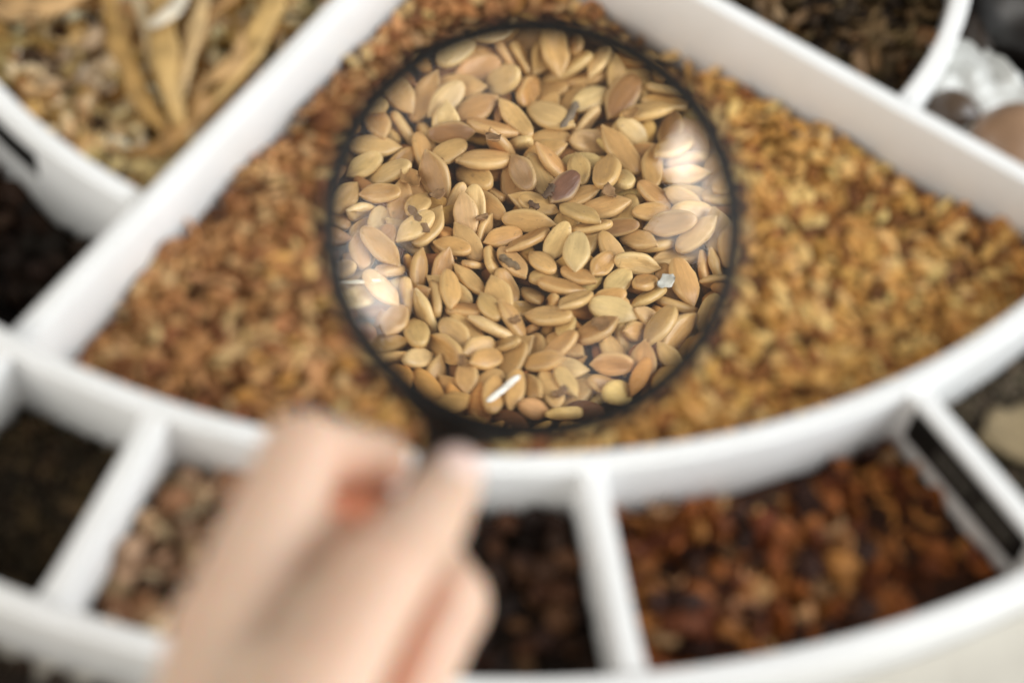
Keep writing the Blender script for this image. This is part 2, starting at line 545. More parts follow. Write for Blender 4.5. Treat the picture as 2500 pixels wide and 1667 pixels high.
# ------------------------------------------------------------------ melon seeds in the big compartment
KIND = ((.60, .32, .125, .6), (.56, .34, .13, .3), (.63, .29, .12, 1.0))    # length, width, thickness, pointedness
def seed_shape(k, var, nu, nv, detail=True):
    L, W, T, tip = KIND[k]
    rr = random.Random(k * 31 + var)
    bendx, bendy, tw = rr.uniform(-.05, .07), rr.uniform(-.04, .04), rr.uniform(-.12, .12)
    dent = [(rr.uniform(.25, .8), rr.uniform(-.5, .5), rr.uniform(.1, .2), rr.uniform(-.16, .10)) for _ in range(3)]
    if var == 3:                                                # an empty, shrivelled hull
        dent = [(rr.uniform(.35, .65), rr.uniform(-.3, .3), .30, -.55), (.3, .5, .12, .25), (.7, -.4, .14, -.35)]
    vs, mg, tp = [], [], []
    for sgn in (1, -1):
        for i in range(nu + 1):
            s_ = .5 - .5 * math.cos(math.pi * i / nu)           # denser at the ends
            w = .93 * (math.sqrt(max(0, 1 - ((s_ - .46) / .54) ** 2)) if s_ > .46 else math.sin(math.pi / 2 * (s_ / .46) ** .9) ** .95)
            w = max(w, .10 if s_ < .5 else .02)
            w *= 1 - tip * max(0, .35 - s_) / .35 * .25
            if detail: w *= 1 + .035 * math.sin(9 * s_ + var * 2) * rr.random()
            endt = min(1, .38 + 2.6 * s_) if s_ < .25 else (math.sqrt(max(0, 1 - ((s_ - .82) / .18) ** 2)) * .82 + .18 if s_ > .82 else 1)
            for j in range(nv + 1):
                v = -1 + 2 * j / nv
                v = math.copysign(abs(v) ** .8, v)
                a = abs(v)
                if a < .66: t = 1 - .16 * a * a
                elif a < .80: t = .93 - .20 * (a - .66) / .14
                elif a < .90: t = .73 + .03 * (a - .80) / .10
                else: t = .76 * math.sqrt(max(0, 1 - ((a - .90) / .10) ** 2)) * .8 + .76 * .2
                t *= endt
                for (ds, dv, dr, da) in dent:
                    t += da * math.exp(-(((s_ - ds) / dr) ** 2 + ((v - dv) / (dr * 2.2)) ** 2)) * (1 if detail else .5)
                x = (s_ - .5) * L
                y = v * w * W / 2
                z = sgn * t * T / 2 + bendx * (s_ - .5) ** 2 * 4 * L * .35 + tw * x * y * 1.2
                y += bendy * (s_ - .5) ** 2 * L
                vs.append((x, y, z)); mg.append(max(0, min(1, (a - .72) / .12)) if .05 < s_ < .97 else .6); tp.append(max(0, 1 - s_ / .13))
    k1 = nv + 1; off = (nu + 1) * k1; fs = []
    for i in range(nu):
        for j in range(nv):
            a = i * k1 + j
            fs.append((a, a + k1, a + k1 + 1, a + 1)); fs.append((off + a, off + a + 1, off + a + k1 + 1, off + a + k1))
    ring = [j for j in range(k1)] + [i * k1 + nv for i in range(1, nu + 1)] + [nu * k1 + j for j in range(nv - 1, -1, -1)] + [i * k1 for i in range(nu - 1, 0, -1)]
    for q in range(len(ring)):
        a, b = ring[q], ring[(q + 1) % len(ring)]
        fs.append((a, b, off + b, off + a))
    return np.array(vs), fs, mg, tp

# kind, size, position and turn (quaternion) of each seed after the heap has settled, in thousandths
RAW = np.array([
2,1048,-44,148,523,10,-13,908,419, 2,1116,-30,-191,538,328,854,396,75, 0,868,46,390,555,58,87,-90,990, 0,889,-329,-121,469,104,-951,-280,83, 0,963,318,-181,555,802,182,-185,538,
2,1073,-2,477,459,165,-981,64,84, 0,1102,390,170,473,17,-687,726,-20, 1,875,177,-503,538,911,-70,-78,-399, 0,1033,-163,-561,498,470,-19,128,873, 0,908,-554,-46,413,278,565,-586,-511,
1,949,239,-646,447,435,-126,-165,-876, 0,1000,-421,-488,449,604,-414,173,-659, 2,1053,553,249,677,127,326,919,-180, 1,989,307,639,651,102,-851,-513,42, 2,1118,619,-148,488,358,215,-15,-909,
1,1060,571,-392,677,683,25,-56,728, 2,1043,-583,392,444,921,199,-138,-305, 2,933,665,72,634,247,956,60,148, 2,1140,28,858,487,481,123,16,868, 1,973,-200,843,583,314,-814,461,-165,
2,891,504,632,544,280,91,-6,-956, 0,1009,-708,233,489,630,219,-239,705, 1,1110,-270,878,393,705,118,101,-692, 2,989,-521,697,320,742,-385,-88,-541, 0,996,-737,-298,483,896,85,56,-431,
0,890,123,-958,404,526,-134,240,805, 1,938,-196,-945,467,450,205,14,869, 0,1028,-790,75,529,291,-738,596,124, 0,880,-630,-614,435,513,-242,-334,-753, 0,871,646,-694,587,252,-99,86,959,
0,1015,453,-910,580,59,-77,-185,-978, 2,1058,147,1063,548,926,-138,320,-146, 0,1079,810,481,572,154,132,-10,-979, 1,882,448,1032,565,81,-787,606,-89, 2,927,354,-1105,472,750,190,-599,-207,
1,1028,87,-1205,371,203,-205,13,-958, 2,893,-929,377,369,684,373,-52,624, 1,826,894,-497,636,833,122,136,521, 1,842,-913,-453,542,993,4,-56,-107, 1,1057,-283,-1187,561,825,161,-41,-541,
1,1154,-751,828,419,888,-21,-202,-411, 2,857,-669,-932,516,929,-54,70,-360, 2,832,998,188,582,963,222,-18,153, 0,1115,-660,983,548,978,-162,0,134, 2,1018,1011,-231,547,411,177,-156,880,
0,923,31,1297,487,264,12,93,-960, 0,935,489,1215,466,13,87,61,-994, 2,1147,-472,1232,509,736,-434,437,280, 1,1096,770,984,636,61,-696,681,-219, 0,1098,1043,470,500,767,-89,-94,628,
0,992,-282,1369,433,706,-391,-392,-441, 0,1079,642,-1218,697,829,-280,35,483, 0,859,-991,-770,485,630,159,322,-689, 0,1077,345,-1451,605,62,979,-94,167, 1,843,-384,-1459,624,876,-53,46,-477,
1,982,929,1006,529,846,-153,-211,-466, 0,1132,-1221,-180,523,550,81,-57,-829, 0,887,77,1534,434,143,-4,64,-988, 1,943,1104,-681,558,837,-29,18,545, 2,1107,-883,-1110,466,949,124,-78,-279,
0,942,-84,-1565,583,108,900,-287,-308, 0,956,1264,82,535,209,256,943,-25, 0,822,1017,-999,591,223,-942,-242,-65, 1,1117,-1203,616,567,750,406,93,-515, 1,1085,-603,1471,540,44,-4,-945,324,
0,1002,-620,-1461,516,127,-13,-229,-965, 0,959,1296,-338,577,164,13,-837,-521, 2,1059,-882,-1262,632,130,-647,-726,193, 1,837,573,-1518,559,76,-683,701,-187, 0,903,-1085,1029,517,939,45,-50,338,
0,943,-1358,155,538,582,-94,-151,-793, 2,946,-363,1679,539,3,-926,370,71, 0,1012,-1378,-307,631,902,-52,-96,417, 1,1145,-324,-1706,529,327,926,43,-187, 0,1109,571,1621,380,185,-220,56,-956,
0,850,1380,491,600,132,-65,80,-986, 2,1150,880,1418,539,925,30,125,-358, 1,1130,42,1797,513,227,-82,78,967, 0,1111,-1432,-273,397,954,5,201,-220, 0,919,-1271,-879,512,180,685,-582,-400,
1,1105,1467,196,384,870,-322,11,373, 1,1136,1117,-1207,611,21,100,-157,982, 0,921,-1050,1307,552,7,-109,927,359, 1,852,1346,785,570,240,150,116,952, 2,925,409,1797,394,534,685,157,470,
0,977,1424,-585,532,616,-173,-222,-736, 0,1002,-1040,-1359,541,557,535,-458,-440, 1,1071,262,-1884,371,638,-178,-256,704, 0,1014,-1461,588,394,904,100,81,-409, 1,1074,604,-1780,474,304,-118,14,945,
0,1047,-581,-1809,496,320,91,77,940, 2,900,-1332,1013,442,184,-527,-829,27, 2,1024,-72,1952,342,851,-2,-65,522, 2,1120,-1556,238,420,700,-5,151,-698, 0,1056,14,-1968,402,435,132,115,-883,
2,965,-156,-1967,510,905,-98,-371,-184, 1,1068,967,-1593,647,324,132,-76,-934, 2,944,1259,1238,524,38,760,-644,-73, 0,1033,1584,311,644,281,-944,-143,-95, 1,1024,-1121,1448,489,273,-687,655,158,
2,866,1484,-797,510,251,880,388,115, 0,1015,-810,1752,503,363,11,123,-923, 0,1082,-1280,1257,298,422,-343,-602,584, 0,929,540,-1924,592,913,-56,-211,344, 1,943,-1271,-1313,455,419,-111,863,259,
1,826,976,1708,525,222,238,-279,904, 0,844,1188,1495,455,154,-987,45,-14, 0,1159,1704,59,351,924,-161,64,340, 0,1121,-1143,-1599,487,496,700,-58,-511, 1,932,1688,-400,394,483,65,-179,855,
1,958,-747,-1957,584,364,-71,-265,890, 0,947,-248,2152,459,366,465,-770,-239, 2,858,-1600,861,389,213,-853,-477,22, 0,1024,-19,-2186,470,847,36,-177,500, 1,870,-1707,-492,528,789,-16,-91,608,
0,1077,-1596,-924,488,511,-162,-310,-785, 0,1030,1609,900,447,979,160,-32,121, 1,878,442,2135,479,72,347,-928,-114, 0,934,-457,-2141,580,873,239,241,349, 1,841,253,2199,362,496,121,-198,-836,
0,923,-1777,-135,430,732,104,205,641, 0,984,-1388,-1420,497,224,617,440,613, 0,969,379,-2194,576,276,42,956,89, 2,1009,-1730,621,461,25,-929,-62,-364, 1,1029,-555,2146,563,147,-892,-23,-426,
1,848,-1797,255,520,50,-989,-31,-138, 1,837,1553,-1161,529,947,-4,321,11, 0,838,1695,793,540,166,-140,-935,-279, 2,966,1427,-1411,523,844,235,417,243, 2,1132,-1735,-710,628,11,-404,-915,-24,
0,965,-1151,1776,537,852,266,7,450, 0,1069,620,-2173,463,33,73,140,-987, 0,1150,1373,-1552,327,415,-262,-868,-73, 0,879,-57,2316,270,981,-58,-149,112, 1,1004,1448,1501,603,190,876,442,-44,
0,952,-340,-2318,594,106,-906,-345,221, 2,969,1624,1202,498,7,158,58,-986, 1,1031,1802,-720,354,406,901,80,-130, 0,1100,1860,-455,498,176,-502,-847,6, 0,1086,1209,-1827,506,458,163,175,856,
1,1137,1838,588,530,282,117,-929,-211, 1,947,-1544,1393,351,189,369,341,844, 0,1011,1899,276,569,385,206,103,-894, 0,1050,-1014,2030,475,117,-38,984,132, 0,1015,1089,1973,595,22,152,-213,-965,
0,1077,-845,-2168,537,797,466,-277,-265, 1,1115,787,2213,499,817,120,43,562, 0,954,-1936,-241,355,844,33,125,520, 2,1158,-1210,-1945,524,112,744,-642,149, 2,1052,-1972,18,402,671,569,475,0,
0,1109,-1682,-1375,608,71,-424,-891,146, 0,1095,1685,-1373,642,828,-119,-204,508, 2,1072,-1378,1838,477,116,-569,809,90, 1,1060,1658,1433,477,145,-26,778,-611, 0,920,1374,1844,458,710,-106,-58,694,
2,960,-1964,-722,539,101,763,-637,-47, 0,1006,-1885,1011,460,106,-29,-37,-993, 0,997,-837,2342,453,173,-942,-273,88, 1,963,1197,-2094,605,850,518,-74,61, 2,1049,122,2575,399,931,-201,-219,214,
1,840,-1990,705,451,181,-922,-314,-134, 1,1015,376,2547,329,101,-134,944,-282, 0,952,2071,-138,349,780,-208,503,-307, 0,865,685,-2451,536,453,89,94,882, 1,976,-323,2567,404,355,-218,-853,315,
1,1028,-1493,-1830,557,798,-64,19,599, 1,987,-296,-2628,461,900,75,-105,415, 0,1147,1877,-1248,460,254,454,-677,-520, 0,891,265,-2640,549,306,414,825,235, 0,1109,-21,2663,585,583,151,63,796,
0,1134,507,-2590,486,585,34,106,804, 2,847,688,2530,448,69,777,-596,-191, 1,1129,2120,373,524,236,-773,588,35, 1,902,-538,-2603,531,653,-41,-153,741, 1,1151,747,-2524,368,938,55,-126,319,
0,872,-530,2619,417,344,850,-180,-356, 0,984,-1877,1360,475,582,-132,39,802, 1,826,1674,1734,484,141,-867,473,-75, 2,1055,-2173,142,484,520,-210,132,-818, 2,1145,-90,2719,459,823,56,64,561,
0,1012,1952,1225,500,283,-683,667,91, 1,944,2184,-74,405,207,811,-142,-528, 1,1008,-1669,1771,537,449,11,-139,883, 0,896,1252,2246,454,973,-190,76,107, 2,823,474,2680,463,246,771,575,122,
0,1082,1560,-1938,558,733,-16,142,-665, 1,878,1155,-2341,460,228,84,-970,-28, 2,975,65,-2767,581,101,-718,-689,4, 0,1035,-916,-2526,353,40,676,-598,-428, 2,955,-1149,-2377,529,273,364,-887,-83,
1,886,-2126,-936,402,99,-841,258,-465, 2,896,-2020,-1269,423,73,-166,981,64, 0,1078,-1925,-1494,547,378,-125,-18,-917, 0,1157,-1081,2493,598,91,499,-861,-36, 0,1117,1652,1955,366,990,-87,-36,-103,
1,912,2265,-311,458,802,-576,-52,148, 0,953,2281,161,583,715,10,253,-652, 1,1095,-655,-2740,346,900,201,65,-381, 0,1006,-184,-2851,557,107,698,-689,-165, 0,1044,2155,971,545,40,-163,983,-75,
0,875,180,2860,470,167,-760,391,-491, 1,898,1263,2399,492,70,139,-887,435, 0,1076,-406,2834,333,888,232,-171,359, 0,922,-2305,-61,414,926,-107,155,-326, 0,925,2200,-911,472,731,242,-163,617,
0,820,1849,-1747,518,901,195,59,-383, 0,1010,2152,1115,656,6,-518,850,-98, 1,1004,-714,2780,614,936,-51,32,348, 2,1136,-1608,-2119,414,70,115,7,-991, 1,1118,1321,-2450,510,375,-218,125,-892,
2,1010,1545,-2252,630,798,37,-149,583, 0,1140,-2030,1557,536,66,958,-212,181, 0,1142,2353,508,488,815,117,-62,-565, 0,1086,-1513,2312,578,46,-920,358,153, 0,900,-2318,-756,302,269,-318,650,-635,
0,904,-1777,-2024,492,727,32,-158,-667, 0,1065,-2374,-517,491,16,35,267,-963, 0,851,332,-2985,538,199,73,-950,-232, 0,966,2112,1465,582,391,9,-276,878, 0,1015,824,2843,372,113,11,-208,-971,
0,927,363,2990,441,237,-337,101,906, 0,1142,907,-2808,395,906,405,-76,94, 1,1107,2167,-1367,446,801,150,240,528, 1,931,1980,1768,434,414,-883,-220,-29, 0,1051,-2425,328,467,538,126,181,-813,
1,1126,-1747,2129,425,323,-185,8,928, 0,973,1170,2694,481,167,-708,546,-415, 0,928,737,2928,479,328,-28,241,913, 0,962,-2364,852,460,238,812,492,205, 0,1102,-1530,-2411,500,47,-168,901,-397,
0,1157,-312,-3063,407,754,28,227,-616, 0,1093,-968,-2842,503,93,-475,-857,177, 0,936,-522,3039,461,113,-585,790,-146, 1,1149,2362,-989,605,867,48,-52,493, 0,1047,-1285,2667,483,640,-93,241,-724,
2,1030,708,-2986,547,412,890,193,37, 1,1123,133,3123,490,219,548,-742,318, 1,1024,1725,-2274,438,103,815,569,-22, 0,1033,2475,-495,461,27,-163,-119,-979, 2,1087,1730,2268,391,184,-48,805,-562,
0,1010,-2279,1327,455,917,-50,-116,-377, 1,1137,1891,-2114,569,462,-83,55,-882, 0,923,-1906,-2095,581,909,-49,-218,-352, 0,1098,-2053,-1901,597,97,618,-729,279, 1,1031,67,-3202,467,926,125,-139,-328,
1,1059,2027,-1968,371,977,3,-211,41, 2,1016,1650,2469,417,245,186,112,-945, 1,1127,-978,2976,372,164,80,277,944, 1,1113,-1348,-2741,497,456,-178,-181,853, 0,966,2474,-895,436,915,267,-103,-284,
2,928,-2125,1825,568,978,-19,79,194, 0,860,-2581,7,532,680,134,75,-717, 0,1120,-674,-3119,580,25,366,-927,78, 2,884,-2405,-1189,428,21,-126,982,-138, 0,1015,-1827,2298,536,13,865,499,-44,
0,1009,1452,2684,597,495,84,-283,817, 0,827,-2389,-1263,334,40,346,-935,69, 0,1099,-2473,-996,512,72,350,934,-24, 1,1038,2568,543,605,758,-152,197,-603, 1,871,-271,3241,352,254,32,480,839,
0,1137,360,-3243,403,334,-64,915,-216, 0,980,-2611,-302,528,34,-151,943,295, 2,982,908,3077,475,145,297,220,918, 1,997,-2080,2006,451,3,-603,790,108, 0,824,2237,-1722,449,210,838,472,-178,
0,906,1582,-2640,479,397,-194,-197,-875, 1,1124,-2294,-1639,466,177,-773,-587,-163, 0,951,550,3248,306,24,-425,159,-891, 1,921,2082,2075,416,969,32,-84,-231, 1,1109,2667,134,524,21,263,-915,306,
2,1139,-898,3143,444,902,-146,-37,-405, 1,1028,2670,-105,482,986,-72,-120,-93, 0,1154,-514,3281,606,292,704,-643,-75, 0,932,-688,3234,526,832,-73,-58,-547, 0,1094,1125,-3040,465,664,-400,-360,-518,
1,1000,2578,919,568,38,289,-940,-179, 0,962,2534,1192,481,50,260,-438,-859, 1,993,2487,-1388,552,331,-933,87,-114, 0,878,-1766,-2603,623,322,-40,-206,923, 0,935,609,3332,526,595,1,88,-799,
0,944,-2733,119,442,80,-647,758,25, 1,1022,-97,3420,416,17,-88,-176,980, 1,821,-2534,1297,543,874,-52,2,484, 0,1018,599,-3346,402,815,-167,115,542, 2,1101,-2694,-664,490,786,591,25,-181,
0,1112,-2647,909,457,532,-164,-231,798, 0,1003,-157,3436,550,906,60,-128,399, 0,820,2742,-348,551,40,89,246,-964, 2,831,-1980,2410,413,223,201,-898,322, 1,1045,1158,3139,559,467,-277,-225,809,
1,980,2534,1392,574,67,393,-896,194, 0,909,-1317,3056,507,312,32,-285,-906, 0,929,1528,2906,516,987,-4,104,119, 1,1055,1362,3042,412,419,159,392,-803, 1,1159,-2267,-2041,542,443,152,294,833,
0,1130,-1555,-2906,655,9,939,-284,-192, 0,1033,1504,-2948,488,987,6,162,11, 0,925,2439,-1721,493,383,658,-642,-90, 2,1145,-583,-3433,573,988,-135,-27,68, 0,1145,-2791,478,554,978,118,-139,-96,
0,1060,-1756,2775,590,429,-59,116,894, 1,921,-192,-3535,496,370,241,82,-893, 0,973,1031,-3309,623,135,981,12,-137, 0,1054,217,3544,394,35,-872,-405,-271, 0,1017,2461,1797,542,10,-293,-948,-127,
0,1157,2773,-851,511,248,-179,-700,646, 0,1046,1379,-3136,392,537,825,148,-93, 0,1051,2164,-2355,529,77,-185,974,101, 0,941,-1933,2651,506,19,846,502,-179, 1,1041,1952,2644,478,751,224,-226,-578,
1,1104,-2435,1929,491,820,-251,149,-492, 1,1035,-1351,-3205,592,202,176,-425,865, 2,1120,1852,2786,603,961,-13,-165,221, 0,1059,-2118,-2476,536,983,-135,104,64, 0,1123,479,3576,501,348,547,67,759,
0,965,1662,-2975,570,162,-833,-519,97, 0,1115,-981,3419,528,742,-15,-142,-655, 1,883,834,-3495,604,132,861,-473,-134, 2,1055,-2553,1776,418,685,-46,137,714, 0,1034,2886,610,538,119,-545,827,-64,
1,1089,2264,2323,426,351,-839,353,220, 1,826,-2341,2206,562,407,23,-162,899, 1,926,2916,-386,443,919,206,-235,241, 0,957,-337,3658,508,974,190,-57,106, 0,1061,-709,-3580,441,159,-30,-39,986,
0,889,2131,-2560,552,83,36,399,-912, 1,925,-1099,-3436,628,148,259,-954,39, 0,822,-2895,863,514,674,-98,227,-696, 2,1155,138,-3717,571,764,-67,-8,-642, 2,1077,-769,3595,631,984,-117,23,129,
1,1008,-881,-3561,699,561,-2,7,-828, 0,1141,-2854,-1084,562,715,122,215,654, 0,1020,-2722,1541,540,166,-772,-590,-167, 0,1075,2978,311,363,752,-130,-74,-642, 2,986,-1560,-3188,468,379,-917,40,119,
2,1099,1096,3481,363,852,281,242,370, 0,986,2412,-2217,461,89,-892,-433,-98, 0,1051,2856,-1193,433,452,679,-530,-231, 1,1142,2965,-655,527,117,-87,26,989, 2,1057,-2655,-1776,492,605,67,-107,786,
2,907,-2813,-1348,336,438,-148,868,-179, 2,1099,2416,2256,638,253,-270,900,-231, 1,1157,-1319,3400,674,646,117,71,-751, 1,1107,1731,3103,426,888,387,-140,-204, 2,1102,-1895,-2956,489,973,171,-129,-81,
2,877,-3023,-336,410,85,-834,509,-194, 0,993,1439,-3348,457,373,898,138,188, 2,1149,61,3809,516,558,-104,-27,823, 1,1008,1362,3414,586,252,98,-25,962, 0,1072,2047,-2832,551,222,-77,972,16,
0,990,-2828,1449,629,19,358,920,156, 0,912,982,3622,506,353,64,-569,-740, 0,992,-3068,-61,539,165,-135,390,-896, 1,1065,-1825,3092,584,921,-368,126,18, 2,1087,-2554,-2151,553,950,-129,47,-279,
0,1127,-755,-3752,532,948,260,-47,-175, 0,967,2776,-1736,552,2,-330,-943,28, 0,946,2877,1459,415,66,753,-592,-278, 0,1137,2613,2107,600,939,90,-245,223, 0,1036,2991,1062,523,63,711,-643,-277,
0,913,3104,236,503,434,22,117,893, 1,957,1234,-3577,560,971,175,-103,129, 2,1153,897,-3735,452,296,116,-42,947, 1,1137,3079,-690,382,976,-43,-191,-90, 0,959,2274,2693,606,863,231,6,450,
1,1037,1848,-3165,635,945,-25,8,327, 0,947,-2175,2828,533,910,-2,-34,412, 0,933,2966,1304,465,220,-216,153,-939, 0,938,2414,2531,433,494,-133,856,68, 0,1157,-1323,-3577,550,950,-277,71,127,
0,996,-2729,1974,341,764,-41,597,-240, 1,1003,446,-3903,484,430,-744,-505,-84, 2,1136,-3154,159,518,411,65,58,-907, 0,1119,779,3830,597,992,53,16,-109, 1,862,-2407,2566,556,554,-26,-142,820,
0,1120,-863,3805,506,265,4,-379,887, 2,1098,-2989,-1344,432,49,-516,851,-85, 0,1057,-1582,3446,544,582,-255,-35,-771, 0,1113,-1580,-3458,644,953,-272,29,133, 1,878,408,3955,517,320,83,-30,-943,
2,1135,39,3987,651,181,-84,-84,976, 0,1057,-3147,666,372,22,-441,-873,-206, 0,937,2784,1963,476,186,96,131,-969, 1,1154,-3160,-603,431,31,-265,-908,322, 0,1111,-1710,3383,460,184,142,195,953,
1,1055,2764,-2030,610,154,-622,759,117, 1,1151,-3068,1195,490,13,-124,353,927, 1,1157,-417,3985,529,129,-118,45,-984, 0,1158,3188,540,372,938,-94,141,-302, 0,989,1784,3351,372,202,482,253,814,
0,824,-3101,-1127,489,869,-64,-64,486, 0,951,707,-3944,516,373,-876,-303,-42, 0,856,3232,-245,404,86,1,-984,-159, 0,1024,-2145,-3039,508,840,-24,-412,353, 1,1106,3031,-1458,623,105,31,96,-989,
1,966,58,-4059,431,653,-697,184,232, 0,906,-2472,-2636,578,3,84,800,594, 0,1114,-704,-4002,556,663,-722,162,-110, 0,832,-3196,956,516,662,-683,243,-192, 1,1159,634,-4046,61,966,-41,-141,-212,
0,1042,545,4070,421,795,68,-273,538, 1,988,-2961,1835,453,952,85,-191,-223, 2,841,-3303,207,604,864,-192,-173,432, 0,1158,2459,-2767,504,57,-18,983,173, 2,980,2672,-2440,437,519,-599,469,-390,
1,1126,-233,-4135,675,994,109,-4,-25, 1,897,-3196,-1115,582,457,103,-120,-876, 0,1157,3318,97,401,331,91,-36,-939, 0,1116,-1554,3683,598,257,-157,-112,-947, 0,1082,1365,-3801,542,181,-460,803,332,
1,968,-3114,1491,504,26,899,436,41, 0,1067,-2362,-2951,568,864,-12,-148,482, 1,1156,-64,-4177,-80,733,40,151,662, 2,1000,2090,3267,574,296,-34,-241,-924, 0,990,-1544,-3713,487,918,-283,93,263,
1,877,-2894,2123,551,723,-590,10,358, 0,983,1343,3844,557,969,-103,42,-222, 0,871,14,-4196,354,99,83,465,876, 0,1012,2785,2358,611,369,6,-140,919, 1,1080,-1335,-3860,535,515,-518,154,666,
0,844,-3054,-1769,454,149,-984,77,-57, 2,1048,2992,1935,634,96,-583,802,-93, 0,1090,2004,-3386,572,83,99,-58,-990, 0,1126,2259,3128,471,218,-121,3,-968, 1,945,-2270,3125,462,113,951,165,235,
2,1135,344,-4199,217,647,-110,29,-754, 0,875,-1124,-3981,547,289,185,-903,-260, 0,1116,2330,-3087,439,165,-3,-982,96, 1,900,1009,-4056,345,954,6,150,259, 0,989,469,-4218,361,427,23,-232,-874,
1,900,-47,4259,555,954,116,-186,-205, 0,1003,-2544,-2839,427,160,-41,-264,950, 0,1103,418,-4231,533,275,900,-219,256, 2,1109,-457,4236,442,405,389,-505,655, 0,1047,225,4266,629,289,-461,-740,396,
0,987,3226,1459,468,813,-19,297,-500, 1,1159,3319,-1092,540,853,65,101,508, 0,959,-2706,2643,510,105,-811,548,-173, 2,1121,-2079,-3417,486,796,-317,-158,491, 0,966,213,-4293,96,353,732,-439,-384,
0,909,117,-4302,19,374,706,-479,-364, 2,1031,-751,4204,709,58,-710,-693,-110, 0,1043,3413,-593,376,783,-317,476,-244, 0,935,3437,-325,474,124,857,-217,-452, 0,939,-3272,-1364,322,734,-13,207,-647,
1,931,-845,-4181,351,506,-47,-298,808, 0,1140,3124,1832,503,841,116,1,528, 2,1108,3306,1261,655,166,-870,-463,40, 0,1158,3415,680,524,980,-193,-21,33, 0,960,3440,455,466,675,-79,197,706,
1,917,857,4190,585,709,111,-242,653, 2,984,-2886,2389,336,837,141,-529,10, 2,950,1055,-4129,460,509,247,114,817, 1,1056,-870,4197,542,585,-25,11,810, 1,1020,-2923,-2348,527,701,219,-161,659,
1,1034,707,4258,419,792,232,-41,-563, 0,975,-485,-4310,618,274,189,352,875, 2,1044,-1330,4023,598,142,-69,325,-932, 0,1071,-547,-4309,271,369,-76,-25,926, 0,1087,-3486,-261,556,922,183,-32,-339,
0,843,-3370,1153,590,422,87,-375,-821, 1,854,-322,-4349,207,256,-723,571,-293, 0,844,440,-4339,98,732,118,-177,-647, 0,1151,-2414,3167,589,504,-11,6,-863, 1,1057,-3481,492,586,270,177,0,946,
0,1103,-2839,-2568,524,532,166,403,-726, 0,1041,-688,-4296,543,886,-230,52,-399, 0,1029,1910,-3680,531,26,127,937,326, 0,958,-2264,-3351,469,917,-143,-371,29, 0,1131,-1839,3737,493,121,-61,223,-965,
0,824,2766,2706,570,910,343,-213,-91, 2,1150,-2956,2378,503,825,-129,-495,243, 0,873,-3515,116,505,933,36,199,299, 0,1012,3419,1031,510,124,393,-911,-23, 0,1041,3152,-1961,521,692,69,27,-719,
0,1104,1238,-4135,206,553,-199,-46,807, 1,841,2069,3580,569,175,690,696,92, 0,1036,1747,3839,629,163,-913,32,-373, 0,938,-1112,-4194,490,232,-220,326,890, 2,875,-1866,-3754,455,737,154,-29,657,
0,1083,1983,3666,658,291,235,-140,-917, 1,860,1275,-4135,552,169,-418,819,-354, 0,1146,-3484,890,536,350,-48,226,908, 0,938,-2529,-3131,405,968,56,214,-119, 1,1038,-3303,1709,431,473,116,-31,873,
1,1156,1464,-4081,478,182,258,-311,-896, 2,960,-2244,3495,497,974,-103,-97,-178, 2,867,2909,-2642,496,551,61,-231,800, 0,971,2448,3298,615,527,-7,48,848, 1,1122,-1424,-4133,472,756,-105,-298,-573,
0,1110,2673,-3026,535,107,-467,699,-531, 0,977,2999,-2504,459,557,62,-236,793, 0,938,-1166,-4267,328,488,99,-471,-729, 0,825,-3192,-2125,450,575,-372,320,-655, 0,1151,-3227,2039,494,774,-202,-104,-591,
0,1022,3426,-1449,586,126,-404,904,65, 0,1090,2755,2933,560,141,24,972,184, 0,971,2330,-3467,572,674,108,-195,-704, 1,1145,-3575,-749,583,993,-34,-29,111, 2,909,-3592,821,705,84,884,-460,-3,
1,941,-1687,-4049,444,893,-97,-221,380, 2,1004,-3550,-1104,592,65,-947,-264,172, 0,995,1841,-3963,391,283,350,621,642, 0,847,2645,3180,477,570,734,133,345, 1,1024,3667,-295,557,651,-89,-265,706,
0,985,-2790,2991,401,452,197,-78,867, 0,1027,3674,-178,436,912,179,-177,-324, 0,988,-1263,4329,441,631,36,-260,-730, 1,830,-1454,-4237,238,300,77,76,948, 0,1063,1700,4092,406,151,-377,790,459,
0,869,1351,4291,475,989,64,-112,71, 0,998,-3680,-378,656,960,-27,110,-256, 1,1064,1573,-4191,379,858,-161,-40,486, 0,1078,-1587,4187,554,984,-10,-56,171, 0,1109,-3447,-1707,536,928,-292,-19,232,
0,1016,2507,-3418,522,41,282,-79,-955, 0,855,-1814,4049,419,197,-924,-253,209, 1,889,-2306,3639,566,351,-103,162,917, 0,967,-3065,2624,430,127,-127,209,-961, 1,967,3262,-2228,568,460,-173,338,-802,
2,981,-2944,-2849,554,350,-49,28,-935, 1,881,-2566,-3372,502,417,126,-2,900, 2,855,3713,434,481,102,-697,-567,428, 0,869,1898,4017,575,717,-118,277,-628, 1,828,2381,3602,536,69,-290,-886,-356,
1,855,-2116,-3853,511,1,193,949,250, 1,927,-3736,220,317,917,-88,269,281, 1,1006,-3455,-1796,422,260,856,-410,178, 0,837,3724,-506,405,929,-297,-138,170, 1,1036,3454,1840,670,490,-796,72,349,
1,1143,-2869,-3030,340,53,17,-813,-579, 0,966,-3573,1449,576,6,-113,-600,-792, 0,1065,3702,-917,458,457,155,26,876, 1,830,1595,-4281,238,318,-72,123,-937, 1,1117,3405,2054,640,281,-141,244,-918,
0,933,-3551,1640,514,515,367,273,-724, 1,1016,-3390,-2144,415,280,241,-99,924, 0,974,-3061,2815,550,238,-33,-241,-940, 2,993,3142,2674,633,275,882,349,155, 0,1157,3246,2487,588,159,108,-220,-956,
2,1004,-3667,-1283,482,975,62,-97,-189, 0,952,3688,1201,625,227,-941,-249,-23, 0,995,-2472,-3630,593,63,181,-972,138, 0,905,3788,-560,312,75,132,-122,-981, 1,1137,3654,-1372,430,130,-960,-218,122,
